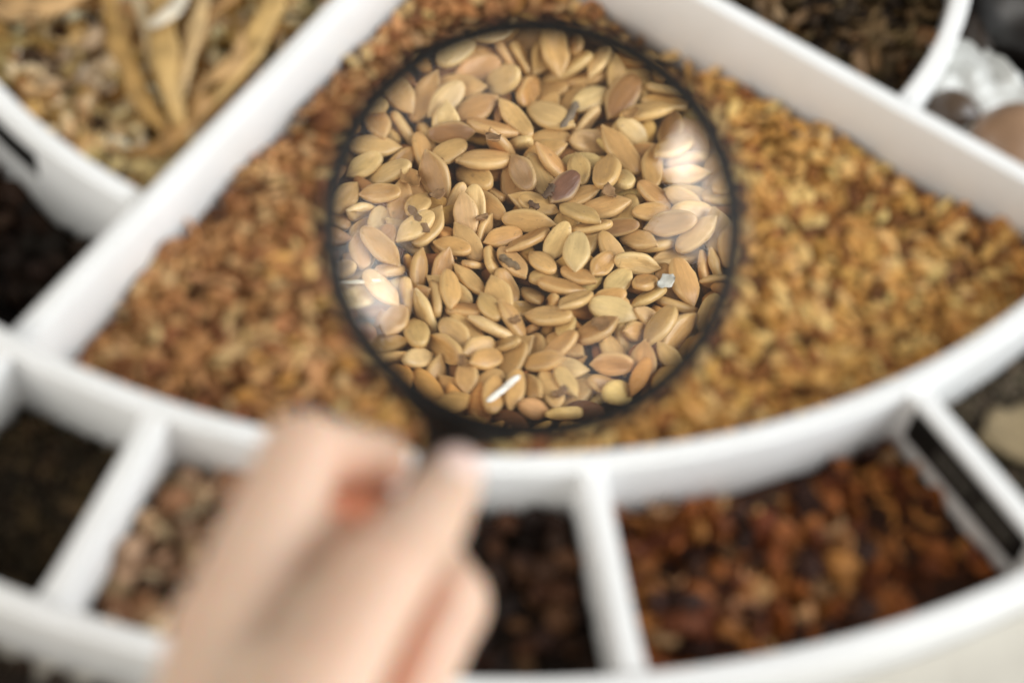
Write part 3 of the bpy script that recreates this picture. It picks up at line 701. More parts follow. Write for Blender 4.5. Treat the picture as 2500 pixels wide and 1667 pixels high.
0,1144,-3700,1162,602,969,-70,-60,227, 1,924,-1808,-4204,532,596,-261,-445,615, 2,888,-3615,-1563,428,137,-191,470,-851, 0,875,-2624,3483,526,125,-32,35,991, 2,1058,3784,-769,225,233,906,-348,69,
1,1110,3817,-501,17,146,-356,-914,133, 1,1093,2214,-3919,617,5,-52,-157,-986, 2,1146,2939,-3087,518,893,-253,85,362, 1,835,-1839,-4218,147,960,-252,-120,26, 2,1158,3530,-1912,526,825,70,230,-512,
0,887,1817,-4242,485,532,69,42,843, 1,1102,-3844,327,596,981,92,153,-77, 0,1104,-3262,-2567,425,922,20,-149,-356, 1,1121,3852,-207,290,988,44,15,-150, 2,850,-3355,2380,412,952,-177,-247,-41,
1,1090,-3811,-760,694,102,843,480,218, 0,1132,3862,119,412,269,-33,880,-390, 1,925,2112,4048,565,680,-217,157,-682, 2,882,1909,-4209,624,8,-166,-966,200, 1,1118,3644,1638,730,471,-406,744,-243,
0,1062,3172,-2784,613,281,45,106,-953, 2,994,-3673,-1551,174,934,-348,4,82, 1,885,-2832,3321,397,246,285,880,289, 1,1153,3883,162,131,35,293,-955,-41, 2,932,3765,1227,473,87,875,405,249,
2,894,-3806,-1014,454,887,430,-145,-88, 2,893,2453,3777,592,69,-109,-345,930, 0,1063,-2836,-3346,528,212,-662,-665,273, 1,912,-2116,4097,470,554,-6,44,-831, 1,1056,2404,-3842,772,23,-883,-468,-41,
1,1110,3779,-1227,565,880,-74,70,-464, 0,1032,-1905,4274,328,628,109,174,751, 0,941,3839,954,144,438,0,73,-896, 1,1027,2703,3546,714,15,-190,976,109, 1,1131,-3769,1354,436,937,-75,-23,-340,
1,1029,2168,-4092,76,979,127,-160,1, 1,1084,3741,1504,411,97,105,-573,-807, 2,952,3925,309,457,487,836,27,251, 2,960,1845,-4345,161,798,2,-145,-585, 2,1141,-3871,998,339,134,-3,-142,981,
0,1015,-3782,-1441,605,622,12,80,778, 2,830,-3041,3162,337,137,831,385,376, 0,928,-3921,689,602,357,-123,-312,872, 1,962,3879,1027,337,660,-232,-12,-714, 1,1097,-3440,2467,523,46,-889,408,-201,
0,940,-2130,-4193,554,30,-947,-84,308, 1,1105,3050,3194,626,419,-63,-56,904, 0,979,-3656,1964,531,141,-796,585,69, 0,1028,2503,-3869,463,139,-856,496,40, 1,1020,3506,-2386,608,664,-253,22,703,
0,966,3775,1661,522,452,-208,263,827, 0,1115,-2498,-3934,531,75,-979,182,-52, 1,1022,-3488,-2501,478,793,-190,-210,540, 0,948,3762,-1824,405,433,105,-30,895, 2,919,3332,2844,518,44,-901,429,47,
1,960,-3323,-2872,338,923,-122,235,-280, 1,1082,3660,2163,720,63,-237,102,-964, 1,905,-2554,3934,566,116,984,-128,-50, 1,1002,-3940,-1259,303,981,81,-84,153, 0,903,-2245,-4241,-59,184,58,147,-970,
1,884,2971,-3491,677,581,97,-14,808, 0,1104,-3707,-2131,437,212,738,-640,-38, 2,829,3313,-2986,694,317,-109,-79,-939, 0,909,-2773,3755,475,67,994,54,67, 2,1089,2693,-3845,586,88,-220,-963,-130,
0,942,3838,1763,627,530,-50,501,682, 0,1124,3712,2158,473,994,-52,-98,17, 1,893,-3248,3118,454,741,-59,-171,-647, 0,901,-2268,-4266,274,413,-110,55,903, 1,1140,2963,-3540,534,430,93,-31,898,
1,927,2380,4175,568,678,231,-132,-685, 0,1051,-3931,1471,92,995,-75,36,63, 0,981,-3682,2273,383,417,-798,428,75, 1,972,3253,-3139,601,73,320,-945,-16, 1,1155,-2314,-4253,404,845,-107,-91,516,
2,897,-3056,-3445,482,125,-836,-522,116, 1,868,-3910,1652,502,50,988,-146,-20, 1,1075,-3878,1768,634,966,-31,-31,254, 0,1125,-3758,2138,399,349,-6,-484,802, 0,889,-2906,3670,354,428,-21,52,902,
0,1059,2249,-4337,563,171,-185,-129,959, 0,1075,2359,-4265,475,50,545,812,202, 0,1159,-3932,-1689,16,235,880,-412,1, 0,940,3793,-2141,298,62,-73,18,995, 1,995,-3640,2580,569,806,90,-243,-531,
1,1104,2731,3971,542,131,-970,1,206, 0,1028,3945,-1788,628,19,-191,62,980, 2,1092,2636,-4089,259,365,-298,17,882, 1,828,3935,1892,634,323,-32,290,901, 1,847,3682,2576,653,210,188,69,957,
0,993,3947,1866,317,830,220,42,510, 0,832,2405,-4350,229,839,114,-163,-506, 0,1085,3545,-2891,551,703,-240,-324,586, 1,976,-3499,2995,458,69,806,522,270, 2,1110,3106,3611,682,595,-39,-192,-779,
0,1154,3808,-2373,348,443,-888,97,-79, 1,1138,-2538,4287,439,964,-62,-234,-109, 0,838,3503,3074,559,164,146,974,-48, 0,1069,2932,3907,699,955,215,8,204, 2,927,3363,-3351,607,208,-107,384,-893,
1,946,-3912,-2291,423,519,199,67,829, 0,1117,-2574,-4346,615,810,-269,-176,491, 2,1041,3274,3539,596,277,583,759,84, 0,1132,-3358,3425,528,980,71,183,39, 2,1071,3819,-2563,505,320,135,305,887,
1,988,-3304,-3515,566,723,-46,-155,672, 0,951,-3792,2645,262,208,334,-919,19, 1,1045,2771,-4184,543,96,-344,832,-424, 2,987,3748,2771,717,226,694,-677,-94, 1,1094,-3087,-3869,507,35,-984,-173,-3,
0,843,3119,-3839,564,533,-34,135,-834, 1,923,2688,-4325,82,832,304,-77,-458, 1,1087,3506,3303,703,400,241,-205,-860, 0,1117,-3527,-3286,602,768,-119,-132,616, 0,845,-3875,-2615,414,2,-188,961,203,
1,1102,-2910,4136,304,139,706,-688,95, 2,1074,-3838,2791,403,161,24,-96,982, 2,1071,2950,-4173,298,862,-294,-58,409, 2,1011,-2863,-4272,569,533,-11,220,-817, 1,921,-3817,-2905,267,970,14,196,-142,
2,920,3914,2701,533,15,235,153,-960, 0,910,-3811,-2936,75,99,-61,-95,-989, 1,895,3683,-3201,584,233,-728,317,-562, 0,1098,-3940,2694,83,835,165,-53,-522, 1,882,3588,3391,580,944,-69,-260,-193,
1,1039,3898,-2816,676,936,17,179,302, 0,1158,-3785,-3060,488,565,-373,-454,579, 0,978,-3674,3279,471,289,-605,-737,-81, 0,931,-3699,-3242,8,86,-326,-941,39, 0,993,3935,2806,753,466,142,116,866,
1,1021,-3001,-4261,184,544,157,-56,822, 0,883,-3048,-4212,492,936,12,-56,348, 1,883,-3938,-2859,-61,711,77,-156,-681, 0,938,-3899,2949,302,507,-836,195,78, 0,856,-3259,4005,396,55,-209,-178,-960,
2,912,3093,-4207,594,903,-35,109,415, 0,909,3919,-2948,542,324,152,88,930, 0,1041,-3075,4233,472,537,95,80,835, 1,1072,3585,-3593,567,142,18,369,918, 0,1126,-3210,-4129,621,906,268,-249,-215,
0,1155,3331,-3987,722,352,834,-418,-71, 1,1110,3174,-4186,442,891,-114,45,-437, 0,853,3849,3188,564,78,30,-686,723, 1,1017,-3550,-3724,444,459,75,-76,882, 1,935,3203,-4199,703,140,756,-639,17,
0,880,-3297,-4084,397,771,-88,13,631, 0,1019,3390,3979,595,55,415,-192,-888, 0,1038,3561,3745,637,221,408,-883,68, 2,1099,-3459,3894,293,14,-117,981,-153, 0,1081,3690,-3565,756,126,286,950,-8,
1,989,3925,-3160,360,938,317,47,-131, 0,1005,-3867,3308,150,934,313,113,129, 1,1111,3177,4308,493,889,-360,273,-76, 0,980,-3596,3768,441,160,-904,377,122, 0,929,3563,-3850,702,310,-102,331,885,
0,1053,-3325,4219,171,692,162,78,699, 0,937,3303,4263,624,583,-271,130,-754, 1,976,-3883,3425,405,768,429,2,-476, 1,959,3792,3618,548,177,893,367,191, 0,949,-3782,-3683,297,110,985,107,85,
0,1111,3356,-4284,264,318,-842,321,-294, 0,1062,3699,-3827,536,493,-156,-191,-835, 2,840,-3596,-3987,471,255,-850,456,-64, 0,1120,-3375,-4327,234,554,-71,-3,-830, 2,884,3901,-3591,688,154,369,907,132,
0,1011,-3634,4034,387,23,255,-967,3, 0,989,3538,-4191,533,965,222,81,-109, 1,1069,3852,3765,134,976,-67,-60,199, 1,971,-3910,3716,232,760,195,38,619, 0,1085,-3599,-4223,319,33,-578,807,-119,
0,854,-3582,4254,486,651,-164,49,-740, 1,1119,3702,4126,532,914,-173,32,-365, 0,854,3931,3946,672,70,889,426,-154, 2,1003,-3747,-4221,606,966,-120,202,-111, 2,1108,-3884,-4051,356,84,-938,-332,52,
0,1145,3950,-4009,729,867,-121,-128,-466, 0,945,3833,4212,681,980,-8,-125,-155, 0,1119,-3921,-4145,501,970,202,129,-51, 0,910,-3873,4293,462,987,2,153,-57, 0,1108,3864,-4338,377,827,-9,-239,509,
0,1137,3931,-4252,598,974,192,38,115, 0,1044,-56,203,392,204,70,-338,916, 0,1110,-38,-220,371,561,-99,54,820, 0,824,-343,-28,370,657,-58,156,-735, 0,1072,-104,471,332,847,111,22,519,
0,1030,-82,-589,365,398,-39,88,913, 2,836,-452,313,196,216,887,256,319, 0,1141,-257,-636,177,35,-341,-18,-939, 0,1110,590,-430,508,971,235,-29,16, 0,996,-656,-585,228,898,-79,5,-434,
0,1108,-306,-962,358,730,135,32,669, 0,997,872,194,424,197,-61,-960,188, 0,946,-910,198,378,129,-234,398,-878, 0,1140,-818,612,205,921,-364,16,138, 1,901,-506,1017,315,977,136,-6,161,
2,847,799,-686,494,430,89,90,-894, 1,836,-1010,-123,398,168,638,-731,175, 2,891,-1001,-406,401,412,-107,83,901, 2,1152,-721,-982,375,765,42,91,-636, 2,1139,200,1404,334,20,-251,952,-174,
1,1152,798,-1058,432,915,42,209,341, 1,1113,384,-1378,359,388,422,-429,-698, 0,1036,-1036,-677,380,846,518,98,-77, 1,932,-472,-1342,359,691,106,-174,694, 1,850,173,-1464,339,648,-56,-533,-541,
2,1041,592,1292,363,993,-12,-106,53, 1,935,919,982,339,333,96,43,-937, 0,1104,1059,776,372,128,-333,843,403, 0,903,-1278,44,346,46,317,-544,776, 0,911,-1031,950,273,312,-369,-20,-875,
1,1062,1295,-65,308,895,-210,230,-319, 0,927,-937,1122,413,977,-32,-53,205, 0,1006,-1293,240,308,299,-895,-274,-185, 2,1042,-1216,659,374,157,-764,-459,-424, 0,921,1254,563,424,457,417,-499,-607,
0,1118,763,-1386,368,279,213,388,852, 2,899,-1282,-529,306,187,-209,507,815, 1,859,1331,-283,411,554,258,-156,776, 1,824,1129,-932,481,910,-20,-116,-398, 2,1049,135,1747,355,866,168,5,470,
0,996,-805,1462,394,973,-140,-30,-180, 0,902,1348,-581,392,302,950,35,-73, 1,929,-837,-1484,392,575,-49,32,-816, 0,983,-1328,-745,326,809,-153,555,120, 0,1102,997,-1341,473,793,15,116,599,
1,1075,1280,-957,364,5,623,-780,-60, 1,907,848,1552,404,980,-92,174,-36, 2,1028,1239,1069,368,104,578,785,196, 0,857,884,-1622,270,794,-75,380,469, 2,861,-516,1876,431,752,-124,8,647,
1,937,1411,-1159,426,553,-33,365,-748, 1,838,-1623,-601,396,26,285,-946,-152, 0,875,697,1938,253,262,11,-102,-960, 0,939,-1480,-1073,410,484,-144,-97,-857, 2,917,840,1878,419,226,782,581,-20,
0,957,-1495,1067,307,983,52,-4,-177, 0,899,722,-1975,385,297,106,-15,-949, 0,1021,1662,-883,355,814,-350,-58,-459, 1,852,1104,1786,391,363,-671,-639,-92, 2,1040,530,2192,325,765,261,126,575,
0,853,156,-2303,314,5,-699,674,237, 0,905,-357,2283,388,412,-370,66,-830, 0,879,-1874,349,389,397,-27,-10,917, 1,1120,452,-2315,285,218,309,-925,30, 1,1143,1888,-359,318,658,-26,-348,667,
1,845,-531,2310,390,381,634,-339,-582, 1,964,-1154,-1929,339,147,-977,91,-122, 0,1082,1146,-1979,395,461,142,76,873, 1,959,-610,-2346,425,203,-837,497,-102, 0,1109,876,-2239,290,958,210,85,178,
1,911,-1978,-702,321,867,445,156,-158, 2,1023,18,-2584,343,505,81,166,-843, 1,864,1572,-1690,475,291,-66,125,-946, 0,1018,-1750,-1487,380,6,-63,-65,996, 0,1031,-1538,-1824,376,830,117,109,-534,
0,1003,-1992,-968,348,860,-230,-277,362, 0,1108,-1797,1495,282,265,829,-492,-21, 0,927,1033,2369,357,670,-368,493,-415, 1,1107,-2092,742,179,536,-310,96,-779, 1,1031,2065,-857,242,624,-615,-459,-151,
0,1029,-1281,2212,377,227,-918,-312,-88, 1,1112,1736,-1709,253,99,-873,-235,-415, 2,862,1092,-2431,336,142,850,507,-14, 0,1147,-865,2599,394,123,-121,42,-984, 1,980,832,2622,312,978,-12,19,207,
2,1023,1948,-1504,281,826,-158,-271,469, 0,1141,2273,-466,336,812,-217,95,533, 2,928,-2177,989,267,165,738,-629,182, 2,1158,2219,886,418,997,13,-36,69, 1,992,-2321,-377,316,273,-271,-67,921,
0,867,-1805,1887,368,312,-108,169,929, 0,1046,2376,125,253,760,-96,157,-623, 0,861,1186,2620,304,135,773,589,191, 0,983,-592,-2995,387,841,124,131,-510, 0,1071,-2433,528,365,269,10,-47,-962,
2,1108,-1642,-2323,282,998,-26,-26,41, 1,1093,-486,3045,293,974,203,-65,74, 2,824,-2355,-1017,326,411,284,364,-786, 2,1149,-2330,1150,344,998,1,-51,-49, 2,973,-901,-2925,346,249,175,230,924,
0,1074,2239,1560,465,167,50,-2,985, 1,832,-2208,1668,342,39,-971,231,46, 0,1059,-1615,2555,430,510,233,34,-827, 0,976,1948,2188,189,121,960,119,-225, 1,1106,1408,-2768,361,398,60,38,915,
0,1078,-2336,-1569,331,80,-131,976,156, 2,901,-1998,-2238,394,641,232,-87,-727, 0,1024,793,-3212,444,91,-682,-674,270, 1,977,379,3352,272,542,481,468,505, 1,1116,2710,-38,263,456,157,-12,-876,
2,973,-1042,-3148,372,117,215,-36,969, 0,1025,-849,-3241,456,267,-3,-75,-961, 2,1037,2550,-1213,471,281,-49,-16,958, 1,879,-396,-3387,403,63,-721,-617,-308, 0,1032,2044,-2329,379,55,-516,824,228,
0,922,-2660,-963,349,482,-200,97,-848, 0,1130,-2169,2160,342,740,78,47,-667, 0,881,1758,-2689,350,301,835,293,355, 2,860,815,3328,304,139,-837,-517,-114, 0,1030,-73,-3492,413,891,190,-85,-405,
0,866,-2599,1294,406,190,597,774,87, 0,979,-1606,-2895,464,894,239,-23,-377, 2,932,716,3412,406,723,163,-199,-641, 0,905,1041,-3316,490,402,105,125,901, 0,1059,2483,-1885,358,992,-8,47,-113,
0,878,-2902,-381,346,182,550,808,106, 1,962,-2679,-1512,250,524,-148,470,-695, 0,1008,2828,1030,376,653,-422,297,-553, 2,922,-1278,3408,541,497,109,86,-857, 0,1088,562,-3712,368,927,64,-28,-369,
1,892,1260,3435,473,501,60,-63,861, 0,1043,-2219,-2581,412,678,-177,-25,713, 0,832,276,-3792,436,6,-56,978,201, 1,1147,3051,-128,115,115,217,767,592, 2,1144,-3055,99,369,428,39,-19,903,
0,1134,532,3763,350,135,0,499,-856, 1,1064,-2716,-1763,356,114,-972,198,43, 0,909,-352,-3808,242,510,-14,-860,4, 2,820,-3063,398,346,477,-861,170,43, 2,1077,2212,2707,474,576,96,103,-805,
1,1013,-2990,1031,363,766,-34,-66,-639, 1,1052,-198,-3884,487,252,902,345,61, 0,1132,-2216,2735,390,934,93,-53,-340, 0,992,-2556,2258,405,303,-941,-109,-102, 1,1084,2834,1683,332,226,208,-949,-73,
0,1159,3123,-389,274,390,-5,-26,921, 1,1045,2371,-2583,411,81,-49,-154,984, 0,1120,-879,-3801,342,974,0,162,-158, 0,906,-1660,-3419,466,107,-201,-967,-114, 1,1132,-2505,2499,393,114,48,151,-981,
1,1064,-2572,-2395,457,413,-38,-41,909, 1,1030,-52,-4016,159,690,-697,-110,160, 1,1150,3113,1076,311,755,-5,-71,-652, 0,1084,-1202,3765,392,804,83,72,-584, 0,1009,1482,-3614,444,954,73,-9,291,
2,1116,3143,-1157,428,798,-28,92,594, 0,846,-3272,-355,299,308,-791,386,360, 1,1062,1438,3693,430,303,15,28,952, 1,943,2461,2731,394,524,-528,640,-193, 0,927,2824,-2177,426,110,-977,151,-100,
0,821,-2897,2034,327,710,-134,176,-669, 2,864,1886,3433,406,438,290,543,655, 2,1125,2971,-1900,376,798,-102,-163,571, 0,921,-3292,-766,377,542,-620,153,-546, 1,1009,-402,-4178,404,595,-6,-88,-799,
0,875,-1205,-3958,300,23,559,-790,-251, 1,1112,-2972,-2113,381,250,849,350,308, 1,891,3262,1298,535,261,-759,-594,41, 0,1140,-2164,3334,379,356,-153,-123,913, 0,895,-2564,2882,433,53,-809,-583,-46,
1,1060,1214,4062,393,67,-126,-249,-958, 0,999,1660,3850,376,130,-882,-373,-258, 0,1061,2042,-3597,427,981,168,-36,-93, 0,1006,3445,954,370,583,55,48,809, 1,1103,-3210,-1877,305,945,47,16,323,
0,1076,-749,4338,286,394,-43,39,-917, 1,1018,-1059,4256,378,369,-467,403,-695, 1,867,-3570,96,341,299,-858,-105,405, 1,1109,942,4320,203,505,-1,-162,848, 1,959,3596,310,340,591,-393,-289,642,
0,1135,-2036,-3765,368,804,190,37,562, 0,869,-2062,3764,405,277,-950,32,138, 2,920,3610,744,283,197,881,428,35, 2,909,3521,1308,426,431,322,606,-586, 0,927,-3647,648,515,372,113,-50,920,
0,831,2562,3355,445,935,-90,218,264, 0,917,1338,4329,319,303,-51,221,926, 2,1064,-1368,4316,290,889,-146,-37,-432, 0,928,3174,2437,434,385,-122,75,912, 1,964,3461,1724,429,88,-750,-622,207,
0,820,-3721,-249,429,31,-881,472,6, 0,974,-2570,3390,415,841,-13,-38,-539, 1,1135,2923,2928,439,208,-80,-43,974, 0,881,3746,402,257,22,842,506,184, 0,981,1841,4139,200,220,511,831,-27,
0,863,3747,718,-31,594,50,225,-770, 0,840,-1653,4268,229,625,-141,-6,768, 0,996,-3222,2555,261,586,-186,190,765, 0,995,2131,-3964,347,227,538,-586,562, 1,1152,-3769,897,157,954,-85,-161,-238,
1,866,3720,1235,247,557,-286,151,-765, 0,933,3215,-2660,472,792,437,101,415, 0,880,-2048,-4106,219,689,590,-226,355, 1,1006,2616,-3568,427,802,-56,-142,577, 1,1028,3875,306,-230,416,-6,-111,903,
0,858,-2924,-3206,347,212,-264,-869,-361, 0,977,-3837,-794,409,138,95,90,-982, 0,952,3843,866,-158,954,228,-184,69, 2,1055,-3777,1304,300,980,-37,26,192, 2,868,3728,1511,157,264,-741,-616,48,
0,986,3819,1135,61,980,164,73,-85, 1,823,-2660,-3648,417,334,-117,123,-927, 0,1102,-2198,4136,250,884,-332,-27,328, 0,1016,-3736,-1744,152,214,-220,-224,-925, 2,1057,2806,3554,570,991,111,48,-57,
0,1146,-3873,1262,-6,246,-33,54,967, 0,922,3554,2328,567,994,87,-42,45, 1,1027,-2873,-3517,365,582,-14,-24,-813, 0,1019,-3930,-1071,238,940,244,-105,215, 0,1107,2270,-4171,321,10,128,47,-991,
1,1141,-2444,-4020,19,463,-148,-42,873, 0,1015,-3841,1579,213,262,-92,-362,-890, 1,1157,3075,3296,477,994,-50,-81,-54, 0,991,3754,-1966,168,156,-188,964,-100, 0,972,-3876,1625,-24,4,13,-209,978,
1,822,-3376,2883,362,182,746,632,101, 0,1125,2443,-4113,-22,530,81,-64,842, 2,872,-2567,4008,411,145,7,-400,905, 0,1157,-3847,1852,400,842,67,88,-528, 1,1053,-3139,3417,274,603,175,-85,773,
1,1122,-3568,-2683,293,752,43,93,651, 1,1010,-3893,1851,160,58,303,-112,-945, 1,1127,-3273,-3285,325,920,32,-101,-378, 1,879,-2602,-4125,175,693,436,-534,-209, 1,1084,-3899,-2046,-118,770,-280,-33,-572,
1,890,-2547,-4246,448,667,-249,-65,699, 0,1006,2702,4130,444,256,-193,326,-889, 1,1078,-3891,-2203,282,672,-24,125,-729, 0,1101,-3914,-2159,143,632,176,65,752, 0,1087,3690,-2726,428,748,-62,-83,-656,
0,1142,3373,-3306,448,992,21,99,-78, 1,862,-2794,-4088,355,745,350,-479,305, 2,859,-3862,-2371,-317,934,-12,-5,-358, 0,1006,-3382,-3392,431,841,-40,-158,516, 2,969,-3563,-3105,463,21,721,689,68,
0,872,3685,2928,461,825,259,174,471, 1,862,-3108,3859,149,892,213,257,304, 1,910,3015,3999,574,186,-351,-916,-53, 2,1018,-3011,-4109,89,232,86,-74,966, 0,980,-3713,3094,239,314,-928,75,186,
0,1095,-3648,-3273,299,35,677,721,145, 1,1056,-3545,3450,401,270,42,-201,941, 1,1113,3318,-3803,464,814,99,-178,-544, 0,933,-2964,-4236,387,122,-100,13,987, 1,1098,-3614,-3406,121,103,-21,71,-992,
0,1004,3852,3000,284,418,148,143,885, 0,975,3091,4154,439,127,225,107,960, 0,1149,3613,3464,255,912,-238,132,-307, 0,932,3922,-2899,170,140,5,-165,976, 1,1151,-3937,2930,-45,843,20,-18,-538,
2,1065,-3063,4280,104,626,-32,-257,736, 2,1141,3904,-3079,240,983,174,6,51, 2,867,-3227,4160,258,978,37,174,-106, 0,916,-3923,3109,165,423,-889,-137,112, 1,833,3844,-3390,420,298,175,-134,-929,
0,1093,-3772,-3593,8,980,-119,105,123, 0,1105,3310,4280,-26,410,-183,-161,-879, 0,1129,3768,3965,411,355,24,143,923, 1,895,3808,-3928,439,743,-138,221,617, 1,1040,-3841,3896,51,374,-194,896,-144,
1,1142,3706,-4129,311,217,-49,-948,-230, 2,1142,-3610,4350,232,590,-144,112,-786, 2,1086,3877,4023,243,564,-135,32,-814, 0,1048,-3822,4140,-94,819,23,25,-573, 2,987,3784,4243,-23,955,-252,-125,-100,
0,835,-3840,4164,116,782,-381,-246,427, 0,883,-3847,4301,245,304,-589,557,-500,
], dtype=float).reshape(-1, 9)
SEED_POS = RAW[:, 2:5] / 1000.0; SEED_Q = RAW[:, 5:9] / 1000.0; SEED_K = RAW[:, 0].astype(int); SEED_S = RAW[:, 1] / 1000.0
N_TOP = 209                                # the first N_TOP are the ones that show under the lens
PATCH = Vector((0.091, 29.381, -2.196))
LEVEL = -1.60

PAL = [((.58, .350, .130), 5), ((.52, .290, .098), 4), ((.65, .430, .185), 3.4), ((.43, .225, .072), 2.0), ((.54, .305, .105), 1.8), ((.30, .145, .046), .5)]
rr = random.Random(21)
def seed_matrix(i, a=0, dx=0, dy=0, dz=0):
    q = Quaternion(SEED_Q[i]); q.normalize()
    tilt = Vector((0, 0, -.04 * (SEED_POS[i][1] * math.cos(a) + dy)))     # the heap sinks a little towards the tray centre
    mx = Matrix.Translation(Vector(SEED_POS[i]) + tilt) @ q.to_matrix().to_4x4() @ Matrix.Scale(SEED_S[i], 4)
    return Matrix.Translation(PATCH + Vector((dx, dy, dz))) @ Matrix.Rotation(a, 4, 'Z') @ mx
def in_wedge(p, inset=.12):
    d = Vector((p.x - CX, p.y - CY)); r = d.length; a = math.degrees(math.atan2(d.x, -d.y)); da = math.degrees((TH / 2 + inset) / max(r, .3))
    return 1.2 < r < R2 - TH / 2 - inset and A_L + da < a < A_R - da

NVAR = 4
hi = []
for k in range(3):
    for v_ in range(NVAR):
        pv, pf, mg, tp = seed_shape(k, v_, 22, 14)
        me = mesh('melon_seed', pv.tolist(), pf)
        for nm_, data in (('margin', mg), ('tip', tp)):
            at = me.attributes.new(nm_, 'FLOAT', 'POINT'); at.data.foreach_set('value', data)
        me.materials.append(M_seed); hi.append(me)
lo = []
for k in range(3):
    for v_ in range(2):
        pv, pf, mg, tp = seed_shape(k, v_, 8, 6, False); lo.append((pv, pf))

SPECIAL = {
    13: ((0.17, 0.075, 0.04), 'dark purple-brown melon seed at the middle of the lens'),
    19: ((0.4, 0.235, 0.105), 'brown scuffed melon seed above the middle of the lens'),
    63: ((0.37, 0.2, 0.068), 'darker brown melon seed near the upper left rim of the lens'),
    98: ((0.4, 0.23, 0.085), 'dull brown melon seed toward the right rim of the lens'),
    151: ((0.46, 0.27, 0.09), 'large tan melon seed near the lower right rim of the lens'),
    15: ((0.58, 0.41, 0.18), 'pale upright melon seed just below the middle of the lens'),
}
def tone_word(c):
    g = sum(c)
    return 'pale tan' if g > 1.08 else 'tan' if g > .88 else 'light brown' if g > .68 else 'brown' if g > .50 else 'dark brown'
def pose_word(mx):
    up = abs((mx.to_3x3() @ Vector((0, 0, 1))).normalized().dot(-CAM_F))
    return 'lying flat' if up > .80 else 'tilted' if up > .45 else 'on edge'
def lens_place(q):
    x, y = q[0], q[1] * .85; r = math.hypot(x, y)
    if r < .55: return 'at the middle of the lens'
    d = ('right', 'upper right', 'top', 'upper left', 'left', 'lower left', 'bottom', 'lower right')[int(round(math.degrees(math.atan2(y, x)) / 45)) % 8]
    return ('midway to the %s rim of the lens' if r < 1.3 else 'near the %s rim of the lens') % d
for i in range(N_TOP):
    mx = seed_matrix(i)
    mx.translation = mx.translation * S
    o = bpy.data.objects.new('melon_seed', hi[SEED_K[i] * NVAR + rr.randrange(NVAR)]); col.objects.link(o)
    o.matrix_world = mx
    c = vary(rr.choices([p[0] for p in PAL], [p[1] for p in PAL])[0], rr, .10, .04)
    if i in SPECIAL:
        c, lab = SPECIAL[i]
    else:
        lab = '%s melon seed %s %s' % (tone_word(c), pose_word(mx), lens_place(SEED_POS[i]))
    tag(o, lab, 'seed', 'melon seeds under the lens')
    o.color = (*c, 1)

items = []
PALB = [((.64, .355, .108), 5), ((.54, .270, .074), 4), ((.76, .505, .195), 4), ((.30, .125, .042), 2.6), ((.14, .058, .022), 1.6)]
PALR = [((.51, .27, .110), 4), ((.40, .185, .068), 5), ((.62, .40, .180), 2.6), ((.24, .095, .036), 2.2), ((.11, .042, .018), 1.6)]   # redder seeds towards the left and the tip, lens and hand shadow painted in
front = []
N_VIS = 726                                # those below this index lie on top of the heap
STX, STY = 7.8, 8.6
for ti in range(-3, 4):
    for tj in range(-3, 4):
        ang = 0 if (ti, tj) == (0, 0) else rr.choice((0, math.pi))
        for i in range(N_TOP if (ti, tj) == (0, 0) else 0, len(RAW)):
            dx, dy = ti * STX, tj * STY
            mx = seed_matrix(i, ang, dx, dy)
            if not in_wedge(mx.translation): continue
            mx = mx @ Matrix.Diagonal((rr.uniform(.6, 1.15), rr.uniform(.65, 1.12), rr.uniform(.7, 1.2), 1))
            if (ti, tj) != (0, 0):
                mx.translation.z += .6 * noise.noise(Vector((mx.translation.x * .5, mx.translation.y * .5, 2)))* min(1, max(0, max(abs(mx.translation.x - PATCH.x) / 3.9, abs(mx.translation.y - PATCH.y) / 4.3) - 1 + .05) * 3)
            reds = 1 / (1 + math.exp((mx.translation.x + 2.6 - .42 * max(0, mx.translation.y - 29) + 1.2 * noise.noise(mx.translation * .5)) * .9))
            pl = PALR if rr.random() < reds else PALB
            c = vary(rr.choices([p[0] for p in pl], [p[1] for p in pl])[0], rr, .12, .05)
            (front if i < N_VIS else items).append((SEED_K[i] * 2 + rr.randrange(2), mx, c))
front.sort(key=lambda t: t[1].translation.y)                     # nearest to the viewer first
items += front[300 - N_TOP:]
for k, mx, c in front[:300 - N_TOP]:
    mx = mx.copy(); mx.translation = mx.translation * S
    o = bpy.data.objects.new('melon_seed', hi[(k // 2) * NVAR + k % 2]); col.objects.link(o)
    o.matrix_world = mx; o.color = (*c, 1)
    x = mx.translation.x / S
    tag(o, '%s melon seed %s by the front ring wall, %s' % (tone_word(c), pose_word(mx), 'near the thumb' if x < -2.2 else 'below the lens' if x < 1.6 else 'right of the lens'), 'seed', 'melon seeds along the front wall')
bv, bf = bed(.6, R2 - TH / 2 - .01, A_L + .75, A_R - .75, LEVEL - .85, .2, 3, 20, 40)
o = joined('melon_seed_heap', lo, items, M_seed_mass, (bv, bf, (.20, .11, .05)))
tag(o, 'heap of golden brown melon seeds filling the big wedge compartment', 'seeds', kind='stuff')

